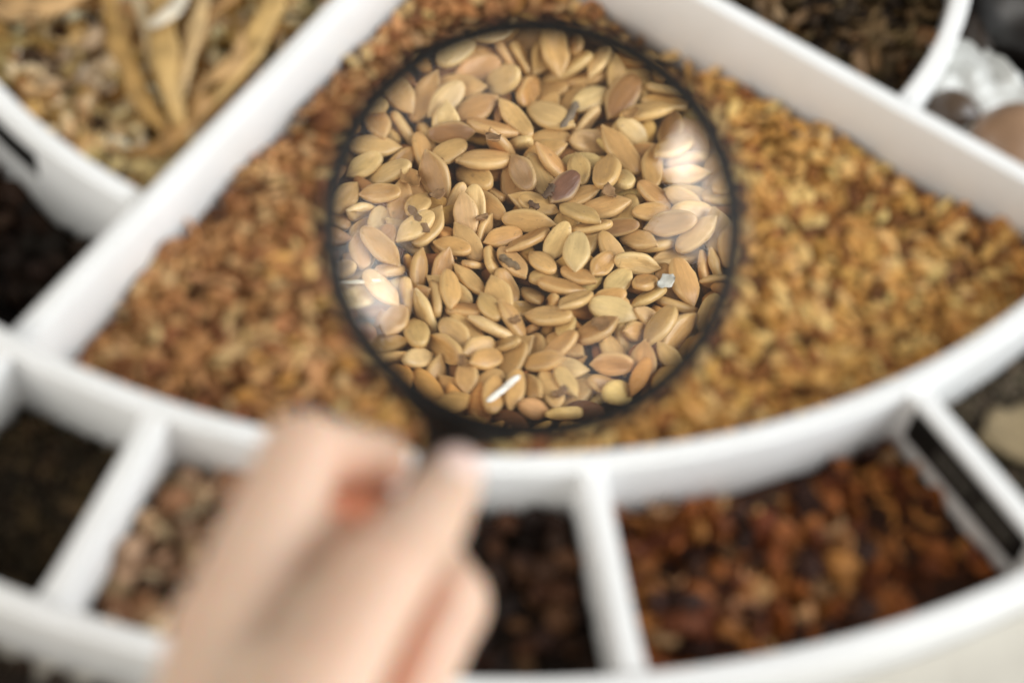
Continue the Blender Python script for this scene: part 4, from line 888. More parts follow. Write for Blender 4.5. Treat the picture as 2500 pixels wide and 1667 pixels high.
# bits lying among the seeds under the lens
def stick(name, p, q, r, colr, label, cat, seed=1, flat=1.0, rough=.25, group=None):
    p, q = Vector(p), Vector(q); d = (q - p); L = d.length; d.normalize()
    side = d.cross(Vector((0, 0, 1))).normalized(); up = side.cross(d)
    vs, fs = [], []; n, k = 12, 8
    for i in range(n + 1):
        u = i / n
        e = math.sqrt(max(.06, 1 - (2 * u - 1) ** 8))
        bow = math.sin(u * math.pi) * .06 * L * rough
        for j in range(k):
            a = 2 * math.pi * j / k
            w = r * e * (1 + rough * noise.noise(Vector((i * .6, j * .9, seed * 4.4))) * 2)
            vs.append(p + d * L * u + side * (math.cos(a) * w + bow) + up * math.sin(a) * w * flat)
    for i in range(n):
        for j in range(k): fs.append((i * k + j, i * k + (j + 1) % k, (i + 1) * k + (j + 1) % k, (i + 1) * k + j))
    fs.append(tuple(range(k))); fs.append(tuple(reversed(range(n * k, n * k + k))))
    c = (p + q) / 2
    me = mesh(name, [v - c for v in vs], fs); me.materials.append(M_chip)
    o = bpy.data.objects.new(name, me); col.objects.link(o); o.location = c * S; o.color = (*colr, 1)
    tag(o, label, cat, group)
    return o
stick('pale_splinter', (-0.158, 26.304, -1.447), (0.193, 26.789, -1.416), 0.045, (0.86, 0.83, 0.74), 'white straw splinter near the bottom rim of the lens', 'splinter', 1, 0.50, 0.10)
stick('pale_splinter', (-2.078, 28.092, -1.599), (-1.607, 28.070, -1.449), 0.030, (0.8, 0.74, 0.58), 'pale fibre splinter at the left rim of the lens', 'splinter', 2, 0.60, 0.20)
stick('twig_bit', (-0.246, 28.865, -1.605), (0.021, 28.646, -1.557), 0.045, (0.2, 0.14, 0.08), 'grey-brown shrivelled twig below the middle of the lens', 'twig', 3, 0.80, 0.60)
stick('twig_bit', (0.257, 30.950, -1.638), (0.400, 31.400, -1.717), 0.042, (0.2, 0.15, 0.1), 'grey twig bit near the top of the lens', 'twig', 4, 0.80, 0.60)
stick('twig_bit', (-1.380, 29.361, -1.517), (-1.120, 28.963, -1.487), 0.045, (0.22, 0.13, 0.065), 'dark brown stalk bit left of the middle of the lens', 'twig', 5, 0.70, 0.40)
stick('twig_bit', (0.187, 29.758, -1.500), (0.267, 29.976, -1.486), 0.045, (0.1, 0.06, 0.035), 'nearly black crumb beside the dark seed', 'crumb', 6, 0.80, 0.60)
stick('twig_bit', (0.008, 29.725, -1.557), (0.147, 29.648, -1.561), 0.040, (0.12, 0.07, 0.04), 'dark crumb left of the dark seed', 'crumb', 7, 0.80, 0.60)
def flake(name, loc, size, seed, turn, colr, label, cat, group=None):
    pv, pf = curl(seed, size, size * .62, .9, size * .05, 7, 5, .7)
    me = mesh(name, pv.tolist(), pf); me.materials.append(M_chip)
    o = bpy.data.objects.new(name, me); col.objects.link(o); o.location = Vector(loc) * S; o.rotation_euler = turn; o.color = (*colr, 1)
    tag(o, label, cat, group)
flake('husk_flake', (1.756, 28.777, -1.553), .24, 7, (.35, -.25, .7), (.52, .51, .45), 'pale silvery husk flake near the right rim of the lens', 'husk flake')
flake('chaff_flake', (-1.050, 29.695, -1.660), 0.21, 20, (-0.10, -0.25, 0.26), (.36, .21, .10), 'small torn chaff flake left of the middle of the lens', 'chaff', 'chaff among the melon seeds')
flake('chaff_flake', (-0.507, 29.389, -1.610), 0.19, 21, (0.40, -0.23, 3.85), (.36, .21, .10), 'small torn chaff flake just left of the middle of the lens', 'chaff', 'chaff among the melon seeds')
flake('chaff_flake', (0.935, 29.996, -1.533), 0.23, 22, (-0.09, 0.06, 5.38), (.30, .17, .075), 'small torn chaff flake right of the dark seed', 'chaff', 'chaff among the melon seeds')
flake('chaff_flake', (-0.532, 26.889, -1.430), 0.17, 23, (-0.21, -0.38, 1.60), (.30, .17, .075), 'small torn chaff flake near the lower left rim of the lens', 'chaff', 'chaff among the melon seeds')
flake('chaff_flake', (0.738, 26.660, -1.503), 0.23, 24, (0.33, 0.18, 3.98), (.30, .17, .075), 'small torn chaff flake near the bottom rim of the lens', 'chaff', 'chaff among the melon seeds')
flake('chaff_flake', (-1.365, 29.867, -1.649), 0.30, 25, (-0.35, 0.10, 2.26), (.40, .22, .08), 'small torn chaff flake near the left rim of the lens', 'chaff', 'chaff among the melon seeds')
flake('chaff_flake', (1.012, 31.224, -1.592), 0.21, 26, (0.15, -0.00, 3.90), (.40, .22, .08), 'small torn chaff flake near the upper right rim of the lens', 'chaff', 'chaff among the melon seeds')
flake('chaff_flake', (-0.503, 30.462, -1.433), 0.24, 27, (-0.29, -0.35, 5.68), (.36, .21, .10), 'small torn chaff flake above the middle of the lens', 'chaff', 'chaff among the melon seeds')
flake('chaff_flake', (1.097, 27.784, -1.382), 0.26, 28, (-0.28, 0.29, 2.74), (.30, .17, .075), 'small torn chaff flake midway to the lower right rim of the lens', 'chaff', 'chaff among the melon seeds')
flake('chaff_flake', (0.035, 27.680, -1.456), 0.20, 29, (-0.11, 0.30, 0.81), (.30, .17, .075), 'small torn chaff flake midway to the bottom rim of the lens', 'chaff', 'chaff among the melon seeds')

# ------------------------------------------------------------------ the other compartments
rr = random.Random(77)
RING_ROWS = ('just below the ring wall', 'in mid compartment', 'by the outer rim')
brown = [((.36, .21, .115), 3), ((.48, .32, .19), 2.6), ((.23, .115, .055), 2), ((.08, .04, .02), 1.4), ((.58, .43, .28), .9)]
# outer ring, left of the hand: pale brown broken shells
shells = [curl(i + 3, 1.0, .62, .9, .09, 6, 4) for i in range(5)] + [chunk(i, .55, .3) for i in range(3)]
fill('dried_shell_mass', R2 + TH / 2, R3 - TH / 2, A_D1 + .6, A_DH - .6, -1.40, shells, .85, .42, brown, rr, amp=.35, flat=.7,
     mass_label='broken brown shells lying deeper in the ring compartment beside the thumb', cat='shells',
     single=('dried_shell', '{tone} broken shell {row}, {col}', 'shell', 'broken shells beside the thumb', RING_ROWS, ('next to the left divider', 'halfway to the thumb', 'beside the thumb'), ('dark brown', 'brown', 'pale brown')), singles=150, bedcol=(.05, .028, .014))
# outer ring, far left: dark olive fine grains
grains = [chunk(i + 20, .8, .2, 1, 1.15) for i in range(3)]
olive = [((.034, .023, .012), 4), ((.055, .036, .017), 2), ((.017, .012, .007), 3), ((.09, .058, .028), .7)]
fill('dark_grain', R2 + TH / 2, R3 - TH / 2, A_L + .6, A_D1 - .6, -1.75, grains, .30, .22, olive, rr, amp=.25, layers=2,
     mass_label='fine dark olive grains in the ring compartment by the tray corner', cat='grains', bedcol=(.015, .011, .007), material=M_fine)
fill('dark_grain', R2 + TH / 2, R3 - TH / 2, A_L - 14, A_L - .9, -1.6, grains, .30, .24, olive, rr, amp=.2, layers=1,
     mass_label='fine dark grains in the ring compartment past the long left divider', cat='grains', bedcol=(.015, .011, .007), material=M_fine)
# outer ring, right of the hand: very dark pieces with a few paler chips
dark = [((.030, .013, .007), 6), ((.065, .027, .012), 3), ((.012, .006, .004), 3.5), ((.20, .12, .055), .5), ((.12, .055, .022), .9)]
chips = [chunk(i + 40, .6, .35, 1, 1.3) for i in range(4)] + [curl(i + 30, 1, .6, .8, .1, 5, 3) for i in range(3)]
fill('dark_bark_mass', R2 + TH / 2, R3 - TH / 2, A_DH + .6, A_D2 - .6, -1.5, chips, .62, .46, dark, rr, amp=.3, flat=.6,
     mass_label='almost black bark chips lying deeper beside the middle finger', cat='bark',
     single=('bark_chip', '{tone} bark chip {row}, {col}', 'bark chip', 'dark bark chips beside the middle finger', RING_ROWS, ('beside the fingers', 'right of the fingers', 'next to the narrow divider'), ('black', 'near-black', 'lighter brown')), singles=150, bedcol=(.012, .007, .004))
# outer ring, right: red-brown dried peel
red = [((.25, .078, .018), 4), ((.36, .140, .036), 3), ((.12, .033, .010), 3.6), ((.030, .011, .006), 2.8), ((.48, .26, .10), 1.0), ((.32, .17, .08), .8)]
peels = [curl(i + 60, 1.0, .7, 1.3, .10, 7, 5, .8) for i in range(6)] + [chunk(i + 70, .55, .4, 1, 1.2) for i in range(3)]
fill('dried_peel_mass', R2 + TH / 2, R3 - TH / 2, A_D2 + .6, A_D3 - .6, -1.45, peels, .80, .40, red, rr, amp=.55, flat=.75, lift=lambda x, y: -.045 * max(0, x - 3),
     mass_label='red-brown dried peel lying deeper beside the black label strip', cat='peel',
     single=('dried_peel', '{tone} dried peel {row}, {col}', 'peel', 'dried peel pieces beside the black label', RING_ROWS, ('next to the narrow divider', 'left of centre', 'right of centre', 'beside the black label'), ('nearly black', 'dark red-brown', 'red-brown', 'light orange-brown')), singles=200, bedcol=(.03, .012, .006))
# outer ring, far right: dark grey-brown grains
grey = [((.085, .066, .044), 4), ((.13, .10, .066), 2), ((.042, .033, .023), 2.6)]
fill('grey_grain', R2 + TH / 2, R3 - TH / 2, A_D3 + .6, A_R + .4, -1.5, grains, .22, .17, grey, rr, amp=.2, layers=2,
     mass_label='fine grey-brown grains in the ring compartment behind the black label', cat='grains', bedcol=(.04, .032, .022), material=M_fine)
# a beige dried slice lying on those grains
me = mesh('dried_slice', *[x if i else x.tolist() for i, x in enumerate(curl(91, 3.4, 1.7, .5, .16, 10, 6, .25))])
me.materials.append(M_chip)
o = bpy.data.objects.new('dried_slice', me); col.objects.link(o); o.color = (.27, .205, .115, 1)
o.location = polar(21.6, 43.6, -1.05) * S; o.rotation_euler = (rad(-8), rad(10), rad(28))
tag(o, 'beige dried slice lying on the grey-brown grains past the black label', 'dried slice')

# left of the long divider, middle ring: coarse near-black pieces
black = [((.018, .010, .006), 6), ((.030, .015, .008), 3), ((.008, .005, .003), 3), ((.055, .028, .014), .6)]
fill('black_root_mass', R1L + TH / 2, R2 - TH / 2, -60, A_L - .75, -2.35, chips, .7, .52, black, rr, amp=.3, flat=.6,
     mass_label='near-black root pieces in the shaded compartment left of the long divider', cat='roots', bedcol=(.008, .005, .004))
# upper right: dark olive-brown leaf shreds
tea = [((.070, .046, .020), 4), ((.12, .076, .034), 3), ((.026, .016, .009), 3.4), ((.21, .13, .06), 1.2), ((.17, .09, .036), 1.0)]
shred = [curl(i + 110, 1.0, .38, 1.2, .05, 7, 3, .8) for i in range(6)]
fill('leaf_shred_mass', 1.5, R1R - TH / 2, A_R + 2.4, 105, -1.0, shred, 1.0, .40, tea, rr, amp=.5, flat=.6,
     mass_label='dark olive leaf shreds lying deeper in the upper right compartment', cat='leaf shreds',
     single=('leaf_shred', '{tone} leaf shred {row}, {col}', 'leaf shred', 'leaf shreds behind the right wall', ('toward the tray centre', 'in mid compartment', 'by the curved inner wall'), ('against the long wall', 'further up from the wall', 'at the far side'), ('black', 'dark olive', 'brown', 'tan')), singles=220, bedcol=(.012, .008, .005))
# upper left: pale husks
husk = [((.66, .46, .21), 4), ((.76, .61, .37), 3.6), ((.54, .32, .11), 3), ((.28, .14, .04), 1.4), ((.06, .03, .014), 1.2), ((.82, .73, .55), 1.8)]
husks = [curl(i + 140, 1.25, .62, 1.1, .05, 8, 5, .8) for i in range(6)]
def lift_ul(x, y):
    return 0
fill('husk_mass', 5.0, R1L - TH / 2, -64, A_L - 1.0, -.75, husks, .95, .44, husk, rr, amp=.5, flat=.5,
     mass_label='pale dried husks lying deeper in the upper left compartment', cat='husks',
     single=('dried_husk', '{tone} dried husk {row}, {col}', 'husk', 'dried husks in the upper left compartment', ('toward the tray centre', 'in mid compartment', 'by the curved inner wall'), ('at the far left', 'left of the pods', 'among the pods'), ('dark brown', 'golden brown', 'beige', 'cream')), singles=200, bedcol=(.05, .028, .012))

# ------------------------------------------------------------------ golden pods fanned over the husks
def pod(points, widths, thick, colr, label, seed):
    P = [Vector(p) for p in points]
    # Catmull-Rom through the points
    def cr(t):
        n_ = len(P) - 1; f = min(t * n_, n_ - 1e-6); i = int(f); u = f - i
        p0, p1, p2, p3 = P[max(i - 1, 0)], P[i], P[i + 1], P[min(i + 2, n_)]
        return .5 * ((2 * p1) + (p2 - p0) * u + (2 * p0 - 5 * p1 + 4 * p2 - p3) * u * u + (3 * p1 - p0 - 3 * p2 + p3) * u ** 3)
    n, k = 30, 12; vs, fs = [], []
    for i in range(n + 1):
        t = i / n; c = cr(t); d = (cr(min(1, t + .01)) - cr(max(0, t - .01))).normalized()
        side = d.cross(Vector((0, 0, 1))).normalized(); up = side.cross(d)
        tw = 1.5 * noise.noise(Vector((t * 2.5, seed, 0)))
        side, up = side * math.cos(tw) + up * math.sin(tw), up * math.cos(tw) - side * math.sin(tw)
        f = t * (len(widths) - 1); a = int(min(f, len(widths) - 2)); w = widths[a] + (widths[a + 1] - widths[a]) * (f - a)
        w *= 1 + .30 * noise.noise(Vector((t * 7, seed * 2.2, 5))) + .14 * noise.noise(Vector((t * 22, seed * 1.2, 9)))
        e = math.sqrt(max(.03, 1 - abs(2 * t - 1) ** 10))
        for j in range(k):
            an = 2 * math.pi * j / k
            ridge = 1 - .45 * math.exp(-((math.cos(an)) / .35) ** 2) * (1 if math.sin(an) > 0 else .2)
            fold = 1 + .30 * noise.noise(Vector((t * 5, math.cos(an) * 1.5 + seed, math.sin(an) * 1.5)))
            vs.append(c + side * math.cos(an) * w * e * fold + up * math.sin(an) * thick * ridge * e * fold)
    for i in range(n):
        for j in range(k): fs.append((i * k + j, i * k + (j + 1) % k, (i + 1) * k + (j + 1) % k, (i + 1) * k + j))
    fs.append(tuple(range(k))); fs.append(tuple(reversed(range(n * k, n * k + k))))
    c = sum(P, Vector()) / len(P)
    me = mesh('dried_pod', [v - c for v in vs], fs); me.materials.append(M_pod)
    o = bpy.data.objects.new('dried_pod', me); col.objects.link(o); o.location = c * S; o.color = (*colr, 1)
    tag(o, label, 'pod', 'golden dried pods')
pod([(-11.324, 34.090, 0.200), (-10.494, 32.014, 0.500), (-9.963, 30.970, 0.300), (-9.372, 30.142, -0.000), (-8.548, 29.570, -0.500)], [0.16, 0.24, 0.26, 0.22, 0.1], 0.16, (0.44, 0.26, 0.085), 'slim curved golden pod lying furthest left in the fan', 1)
pod([(-9.995, 34.705, 0.200), (-9.426, 32.436, 0.600), (-9.009, 30.953, 0.500), (-8.616, 30.119, 0.100), (-8.319, 29.472, -0.500)], [0.18, 0.34, 0.33, 0.24, 0.12], 0.18, (0.5, 0.32, 0.12), 'broad golden pod upright in the middle of the fan', 2)
pod([(-8.744, 34.524, 0.300), (-8.554, 32.462, 0.600), (-8.590, 31.144, 0.400), (-8.588, 30.271, 0.100)], [0.14, 0.2, 0.22, 0.12], 0.14, (0.54, 0.37, 0.18), 'slim pale golden pod leaning on the broad upright pod', 3)
pod([(-7.002, 35.129, 0.100), (-7.101, 33.479, 0.100), (-7.413, 31.808, 0.000), (-7.864, 30.796, -0.200), (-8.138, 30.305, -0.500)], [0.2, 0.3, 0.3, 0.24, 0.12], 0.18, (0.5, 0.32, 0.12), 'long golden pod running beside the long divider', 4)
pod([(-7.839, 30.699, -0.100), (-8.043, 30.436, -0.100), (-8.202, 29.950, -0.200), (-8.465, 29.508, -0.200), (-8.816, 29.160, -0.500), (-9.757, 28.973, -0.600)], [0.12, 0.24, 0.2, 0.24, 0.24, 0.1], 0.16, (0.36, 0.2, 0.07), 'golden brown pod bent round the corner of the compartment', 5)
pod([(-13.455, 31.986, 0.500), (-12.635, 32.108, 0.600), (-11.976, 32.402, 0.600), (-11.301, 33.816, 0.300)], [0.22, 0.3, 0.3, 0.2], 0.20, (0.5, 0.31, 0.14), 'tan pod crossing the husks at the upper left corner', 6)
pod([(-7.603, 33.167, 0.000), (-7.473, 31.781, 0.300), (-7.720, 31.202, 0.300), (-8.095, 30.961, 0.100), (-8.480, 30.478, -0.300)], [0.12, 0.2, 0.2, 0.14, 0.08], 0.12, (0.52, 0.32, 0.14), 'small tan pod between the upright pod and the divider', 7)
pod([(-7.556, 35.128, 0.000), (-8.131, 33.678, 0.300), (-8.371, 32.801, 0.400), (-8.485, 31.788, 0.100)], [0.1, 0.16, 0.14, 0.08], 0.10, (0.38, 0.21, 0.08), 'thin brown pod arching behind the pale pod', 8)
pod([(-10.747, 34.117, 0.000), (-9.913, 32.557, 0.400), (-9.582, 31.761, 0.200), (-9.650, 31.259, -0.200)], [0.1, 0.16, 0.15, 0.07], 0.10, (0.6, 0.48, 0.3), 'short cream pod between the left and the broad pod', 9)
pod([(-9.586, 31.762, 0.900), (-9.158, 32.201, 1.000), (-8.953, 33.140, 0.900)], [0.1, 0.2, 0.12], 0.07, (0.72, 0.64, 0.5), 'cream papery pod lying across the broad pod', 10)
pod([(-9.491, 30.525, -0.400), (-8.881, 29.813, -0.300), (-8.471, 29.345, -0.400)], [0.08, 0.14, 0.1], 0.10, (0.3, 0.17, 0.06), 'thin dark golden pod low in the fan', 11)

# ------------------------------------------------------------------ far right: nuts, clear wrap, a dark ball
def nut(name, loc, r, sc3, rotz, colr, label, seed):
    bm = bmesh.new(); bmesh.ops.create_uvsphere(bm, u_segments=32, v_segments=20, radius=r)
    for v in bm.verts:
        d = v.co.normalized()
        v.co *= 1 + .05 * noise.noise(d * 1.6 + Vector((seed, 0, 0)))
        if d.z > .8: v.co += d * (d.z - .8) * r * .5
    me = bm_mesh(name, bm); me.materials.append(M_nut)
    o = bpy.data.objects.new(name, me); col.objects.link(o); o.location = Vector(loc) * S; o.scale = sc3
    o.rotation_euler = (rad(50), rad(20), rad(rotz)); o.color = (*colr, 1)
    tag(o, label, 'nut')
    return o
M_nut = tinted('nut_shell', 'object', .32, .5, 130, (1, 1, 1), (.8, 1.12), .05)
nut('brown_nut', (11.799, 33.584, -0.900), 1.35, (1, .9, .8), 30, (.26, .155, .09), 'large smooth brown nut against the right wall of the wedge', 2)
nut('brown_nut', (10.355, 34.778, -1.300), .85, (1, .9, .8), -20, (.085, .055, .035), 'smaller dark brown nut in the corner of the inner ring wall', 5)
nut('black_nut', (12.682, 39.096, -1.000), 1.9, (1, 1, .9), 10, (.008, .006, .005), 'large black nut at the top right corner', 8)
nut('dark_nut', (11.403, 38.448, -1.600), 1.0, (1, .9, .8), 80, (.035, .022, .014), 'dark nut beside the curved inner wall at the top', 9)
bm = bmesh.new(); bmesh.ops.create_grid(bm, x_segments=46, y_segments=46, size=2.1)
bmesh.ops.triangulate(bm, faces=bm.faces)
for v in bm.verts:
    p = v.co.copy(); q = Vector((p.x * 1.1, p.y * 1.1, 3.0))
    v.co.z = .9 * abs(noise.noise(q * .8)) + .18 * abs(noise.noise(q * 2.0)) - .10 * p.length
    v.co.x += .25 * noise.noise(q + Vector((5, 0, 0))); v.co.y += .25 * noise.noise(q + Vector((0, 7, 0)))
    k_ = 1 + .22 * math.sin(3 * math.atan2(p.y, p.x)); v.co.x *= k_; v.co.y *= .72 * k_
g = bmesh.ops.solidify(bm, geom=bm.faces[:], thickness=.02)
me = bm_mesh('crumpled_wrap', bm)
o = link('crumpled_wrap', me, M_foil); o.location = Vector((11.487, 35.731, -1.150)) * S; o.rotation_euler = (0, 0, rad(-35))
tag(o, 'crumpled shiny whitish wrapper behind the brown nut', 'wrapper')
fill('pebble_bed', R1R + TH / 2, R2 - TH / 2, A_R + 1.0, 100, -2.2, [chunk(i + 200, .7, .25) for i in range(3)], .5, .4, [((.03, .02, .012), 3), ((.06, .04, .025), 1)], rr, layers=1,
     mass_label='dark crumbs under the nuts beside the right wall', cat='crumbs', bedcol=(.012, .009, .006))

# ------------------------------------------------------------------ dark pieces spilled on the table at the lower left
items = []
rr = random.Random(5)
for k in range(420):
    r, a = R3 + TH / 2 + .3 + abs(rr.gauss(0, 1.2)), rr.uniform(-24, -4)
    p = polar(r, a, 0)
    s_ = rr.uniform(.25, .5)
    p.z = table_z(p) + s_ * .22 + rr.uniform(0, .12)
    items.append((rr.randrange(len(chips)), Matrix.Translation(p) @ rot(rr, .5) @ Matrix.Scale(s_, 4), vary(rr.choice(((.012, .008, .005), (.02, .012, .007), (.03, .018, .01))), rr)))
o = joined('dark_crumb', chips, items, M_chip_mass)
tag(o, 'dark crumbs spilled on the table below the tray rim', 'crumbs', kind='stuff')

# ------------------------------------------------------------------ magnifying glass
LENS_C = Vector((0.065, 20.617, 8.268)); LENS_N = Vector((-0.0018, -0.5819, 0.8132)).normalized()
HANDLE_D = Vector((-0.2269, -0.7918, -0.5671)); HANDLE_D = (HANDLE_D - HANDLE_D.dot(LENS_N) * LENS_N).normalized()
LX = HANDLE_D; LY = LENS_N.cross(LX)
def LP(x, y, z): return LENS_C + LX * x + LY * y + LENS_N * z
RA, RB, RL, EDGE = 15.60, 22.50, 3.28, 0.20             # front and back curvature, aperture, edge
glassob = empty('magnifying_glass', LENS_C)
tag(glassob, 'black-rimmed magnifying glass held over the melon seeds', 'magnifying glass')
vs, fs = [], []
nr, na = 56, 144
sag = lambda r, q: math.sqrt(q * q - r * r) - math.sqrt(q * q - RL * RL)
for sgn, q in ((1, RA), (-1, RB)):
    vs.append(LP(0, 0, sgn * (sag(0, q) + EDGE / 2)))
    for i in range(1, nr + 1):
        r = RL * i / nr
        for j in range(na):
            a = 2 * math.pi * j / na
            vs.append(LP(r * math.cos(a), r * math.sin(a), sgn * (sag(r, q) + EDGE / 2)))
off = 1 + nr * na
for b, flip in ((0, False), (off, True)):
    for j in range(na):
        f = (b, b + 1 + j, b + 1 + (j + 1) % na); fs.append(f[::-1] if flip else f)
    for i in range(nr - 1):
        for j in range(na):
            a0 = b + 1 + i * na
            f = (a0 + j, a0 + na + j, a0 + na + (j + 1) % na, a0 + (j + 1) % na); fs.append(f[::-1] if flip else f)
e0, e1 = 1 + (nr - 1) * na, off + 1 + (nr - 1) * na
nface = len(fs)
for j in range(na): fs.append((e0 + j, e1 + j, e1 + (j + 1) % na, e0 + (j + 1) % na))
me = mesh('lens', vs, fs)
bm = bmesh.new(); bm.from_mesh(me); bm.faces.ensure_lookup_table(); bm.edges.ensure_lookup_table()
bmesh.ops.recalc_face_normals(bm, faces=bm.faces)
for ed in bm.edges:
    if ed.calc_face_angle(0) > .6: ed.smooth = False
bm.to_mesh(me); bm.free()
link('lens', me, M_glass, glassob)

# rim: a rounded band with a groove inside
RO = RL - 3.74
prof = [(3.72, -.16), (3.64, -.20), (3.64, -.50), (3.74, -.58), (3.95, -.58), (4.04, -.48), (4.08, 0), (4.04, .48), (3.95, .58), (3.74, .58), (3.64, .50), (3.64, .20), (3.72, .16)]
vs, fs = [], []; k = len(prof); na = 160
for j in range(na):
    a = 2 * math.pi * j / na
    for (r, z) in prof: vs.append(LP((r + RO) * math.cos(a), (r + RO) * math.sin(a), z * .8))
for j in range(na):
    for q in range(k):
        fs.append((j * k + q, j * k + (q + 1) % k, ((j + 1) % na) * k + (q + 1) % k, ((j + 1) % na) * k + q))
link('rim', mesh('rim', vs, fs), M_black, glassob)
def lathe(name, prof, mat_, parent, k=32, squash=1.0):
    vs, fs = [], []
    for (x, r) in prof:
        for j in range(k):
            a = 2 * math.pi * j / k
            vs.append(LP(x + RO, r * math.cos(a), r * math.sin(a) * squash))
    for i in range(len(prof) - 1):
        for j in range(k): fs.append((i * k + j, i * k + (j + 1) % k, (i + 1) * k + (j + 1) % k, (i + 1) * k + j))
    fs.append(tuple(range(k))); fs.append(tuple(reversed(range((len(prof) - 1) * k, len(prof) * k))))
    return link(name, mesh(name, vs, fs), mat_, parent)
lathe('collar', [(3.93, 1.15), (4.02, 1.05), (4.12, .8), (4.25, .55), (4.45, .46), (4.75, .45), (4.85, .40)], M_black, glassob, squash=.62)
lathe('handle', [(4.80, .36), (4.84, .42), (5.2, .45), (6.5, .50), (8.5, .56), (10.5, .54), (11.6, .48), (11.95, .36), (12.05, .18)], M_black, glassob, squash=.9)

# ------------------------------------------------------------------ hand
HAND = {
    'thumb': [(-3.06, 8.22, 7.97, 1.33), (-3.44, 12.47, 7.99, 0.80), (-2.91, 15.57, 8.13, 0.64), (-1.84, 17.05, 5.99, 0.48)],
    'index': [(-2.33, 9.89, 9.03, 0.80), (-1.39, 13.29, 8.63, 0.69), (-0.92, 15.22, 7.35, 0.62), (-0.65, 16.10, 7.09, 0.52)],
    'middle': [(-1.48, 11.55, 4.73, 0.75), (-0.53, 14.87, 5.43, 0.73), (-1.15, 16.49, 4.66, 0.59), (-2.25, 16.76, 5.00, 0.50)],
    'ring': [(-0.59, 10.88, 4.97, 0.76), (-1.02, 13.89, 4.53, 0.64), (-1.68, 15.02, 3.89, 0.59), (-2.29, 14.67, 4.51, 0.49)],
    'pinky': [(-0.23, 10.50, 4.17, 0.67), (-1.14, 12.98, 3.82, 0.55), (-1.77, 13.79, 3.57, 0.50), (-2.32, 13.62, 4.20, 0.43)],
    'wrist': [(-2.12, 4.19, 8.99, 1.96), (-0.77, 4.50, 8.34, 1.78)],
    'forearm': [(-1.72, -1.59, 12.85, 2.58), (-0.25, -1.48, 12.17, 2.40)],
    'web': [(-3.07, 11.40, 7.92, 0.91), (-2.01, 11.29, 8.72, 0.91)],
    'fold': [(-2.91, 12.77, 7.72, 0.69), (-1.96, 13.15, 7.89, 0.66)],
    'plug': [(-2.60, 13.64, 7.51, 0.55), (-2.11, 14.44, 7.37, 0.52)],
}
def cone_rings(bm, p, q, r0, r1, k=18, n=6):
    """one tapered limb segment with round ends, as a closed shell"""
    p, q = Vector(p), Vector(q); d = (q - p).normalized()
    s_ = d.orthogonal().normalized(); u = d.cross(s_)
    L = (q - p).length
    secs = []
    for i in range(n):
        t = math.pi / 2 * i / n; secs.append((-r0 * math.cos(t), r0 * math.sin(t)))
    for i in range(7): secs.append((L * i / 6, r0 + (r1 - r0) * i / 6))
    for i in range(1, n + 1):
        t = math.pi / 2 * i / n; secs.append((L + r1 * math.sin(t), r1 * math.cos(t)))
    rings = []
    for (x, r) in secs:
        if r < 1e-4: rings.append([bm.verts.new(p + d * x)]); continue
        rings.append([bm.verts.new(p + d * x + s_ * math.cos(2 * math.pi * j / k) * r + u * math.sin(2 * math.pi * j / k) * r) for j in range(k)])
    for a, b in zip(rings, rings[1:]):
        for j in range(k):
            j2 = (j + 1) % k
            if len(a) == 1: bm.faces.new((a[0], b[j2], b[j]))
            elif len(b) == 1: bm.faces.new((a[j], a[j2], b[0]))
            else: bm.faces.new((a[j], a[j2], b[j2], b[j]))
bm = bmesh.new()
def limb(pts):
    for a, b in zip(pts, pts[1:]): cone_rings(bm, a[:3], b[:3], a[3], b[3])
for f in ('thumb', 'index', 'middle', 'ring', 'pinky'):
    limb(HAND[f])
    for q in HAND[f][1:3]:                                        # knuckles are a little thicker
        cone_rings(bm, Vector(q[:3]), Vector(q[:3]) + Vector((.01, 0, 0)), q[3] * 1.05, q[3] * 1.05)
w0, w1 = HAND['wrist']; f0, f1 = HAND['forearm']
for f, w in (('index', w0), ('middle', w0), ('ring', w1), ('pinky', w1)):
    a = HAND[f][0]; cone_rings(bm, w[:3], a[:3], w[3] * .72, a[3] * 1.15)
limb([w0, HAND['thumb'][0]]); limb([w0, w1]); limb([f0, w0]); limb([f1, w1]); limb([f0, f1])
for a, b in (('index', 'middle'), ('middle', 'ring'), ('ring', 'pinky')): limb([HAND[a][0], HAND[b][0]])
limb(HAND['web']); limb(HAND['fold']); limb(HAND['plug']); limb([HAND['plug'][1], HAND['fold'][1]]); limb([HAND['fold'][0], HAND['web'][0]]); limb([HAND['fold'][1], HAND['web'][1]]); limb([HAND['web'][0], HAND['thumb'][0]]); limb([HAND['web'][1], HAND['index'][0]])
limb([HAND['thumb'][0][:3] + (1.4,), HAND['index'][0][:3] + (1.0,)]); limb([HAND['thumb'][0][:3] + (1.4,), HAND['middle'][0][:3] + (1.0,)])
me = bm_mesh('hand', bm)
hand = bpy.data.objects.new('hand', me); col.objects.link(hand)
md = hand.modifiers.new('remesh', 'REMESH'); md.mode = 'VOXEL'; md.voxel_size = .0009
md = hand.modifiers.new('smooth', 'SMOOTH'); md.factor = .5; md.iterations = 10
dg = bpy.context.evaluated_depsgraph_get()
me2 = bpy.data.meshes.new_from_object(hand.evaluated_get(dg))
hand.modifiers.clear(); hand.data = me2; me2.name = 'hand'
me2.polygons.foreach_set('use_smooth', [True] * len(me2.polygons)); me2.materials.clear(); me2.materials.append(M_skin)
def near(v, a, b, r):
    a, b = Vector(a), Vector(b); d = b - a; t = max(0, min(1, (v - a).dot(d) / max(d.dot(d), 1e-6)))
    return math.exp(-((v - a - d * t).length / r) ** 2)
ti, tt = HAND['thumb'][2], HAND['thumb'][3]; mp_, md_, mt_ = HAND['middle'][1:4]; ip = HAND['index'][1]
flush_shade = []
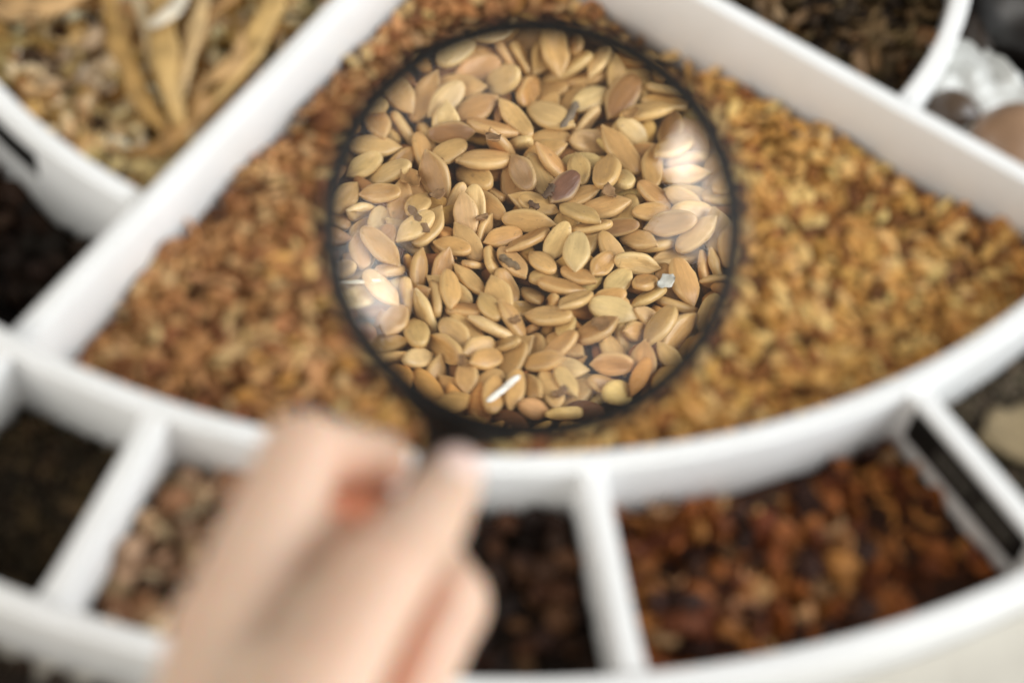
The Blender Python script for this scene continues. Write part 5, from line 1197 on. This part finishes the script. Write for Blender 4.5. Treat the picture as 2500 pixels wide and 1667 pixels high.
for v in me2.vertices:
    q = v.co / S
    f = .75 * near(q, Vector(ti[:3]) + Vector((.50, -.25, -.45)), Vector(tt[:3]) + Vector((0, -.4, -.3)), .62) + .95 * near(q, md_[:3], mt_[:3], .9)  # red shade painted into the hollow between thumb and index
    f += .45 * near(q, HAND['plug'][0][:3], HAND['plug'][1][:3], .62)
    f += .95 * near(q, Vector(mp_[:3]) + Vector((-.42, -.3, .50)), Vector(HAND['middle'][0][:3]) + Vector((0, 0, .7)), .50)  # red shade painted along the slit between index and middle
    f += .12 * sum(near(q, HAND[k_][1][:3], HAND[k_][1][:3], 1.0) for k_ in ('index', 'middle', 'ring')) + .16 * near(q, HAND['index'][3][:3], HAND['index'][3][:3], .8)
    flush_shade.append(min(.9, f))
at = me2.attributes.new('flush_shade', 'FLOAT', 'POINT'); at.data.foreach_set('value', flush_shade)
tag(hand, 'bare right hand gripping the handle of the magnifying glass', 'hand')
def fingernail(f, away):
    """a nail plate sunk in the back of the last joint"""
    p, q = Vector(HAND[f][2][:3]), Vector(HAND[f][3][:3]); r = HAND[f][3][3]
    d = (q - p).normalized(); up = (Vector(away) - Vector(away).dot(d) * d).normalized(); side = d.cross(up)
    c = q - d * .25
    vs, fs = [], []; n, k = 8, 8
    for lay in (1.0, .9):
        for i in range(n + 1):
            u = i / n
            for j in range(k + 1):
                v = -1 + 2 * j / k
                an = v * (.85 * (1 - .12 * (2 * u - 1) ** 4))
                rr_ = (r * 1.0 + .03) * lay
                vs.append(c + d * ((u - .5) * 1.05 + .1 * (1 - v * v) * (u - .3)) + side * math.sin(an) * rr_ * .95 + up * (math.cos(an) * rr_ - .06 * u * u))
    o_ = (n + 1) * (k + 1)
    for i in range(n):
        for j in range(k):
            a = i * (k + 1) + j
            fs.append((a, a + 1, a + k + 2, a + k + 1)); fs.append((o_ + a, o_ + a + k + 1, o_ + a + k + 2, o_ + a + 1))
    ring = [j for j in range(k + 1)] + [i * (k + 1) + k for i in range(1, n + 1)] + [n * (k + 1) + j for j in range(k - 1, -1, -1)] + [i * (k + 1) for i in range(n - 1, 0, -1)]
    for q_ in range(len(ring)):
        a, b = ring[q_], ring[(q_ + 1) % len(ring)]; fs.append((a, o_ + a, o_ + b, b))
    link('fingernail', mesh('fingernail', vs, fs), M_nail, hand)
fingernail('thumb', (-.5, .6, .6)); fingernail('index', (.25, .35, .9)); fingernail('middle', (-.2, .75, .5))
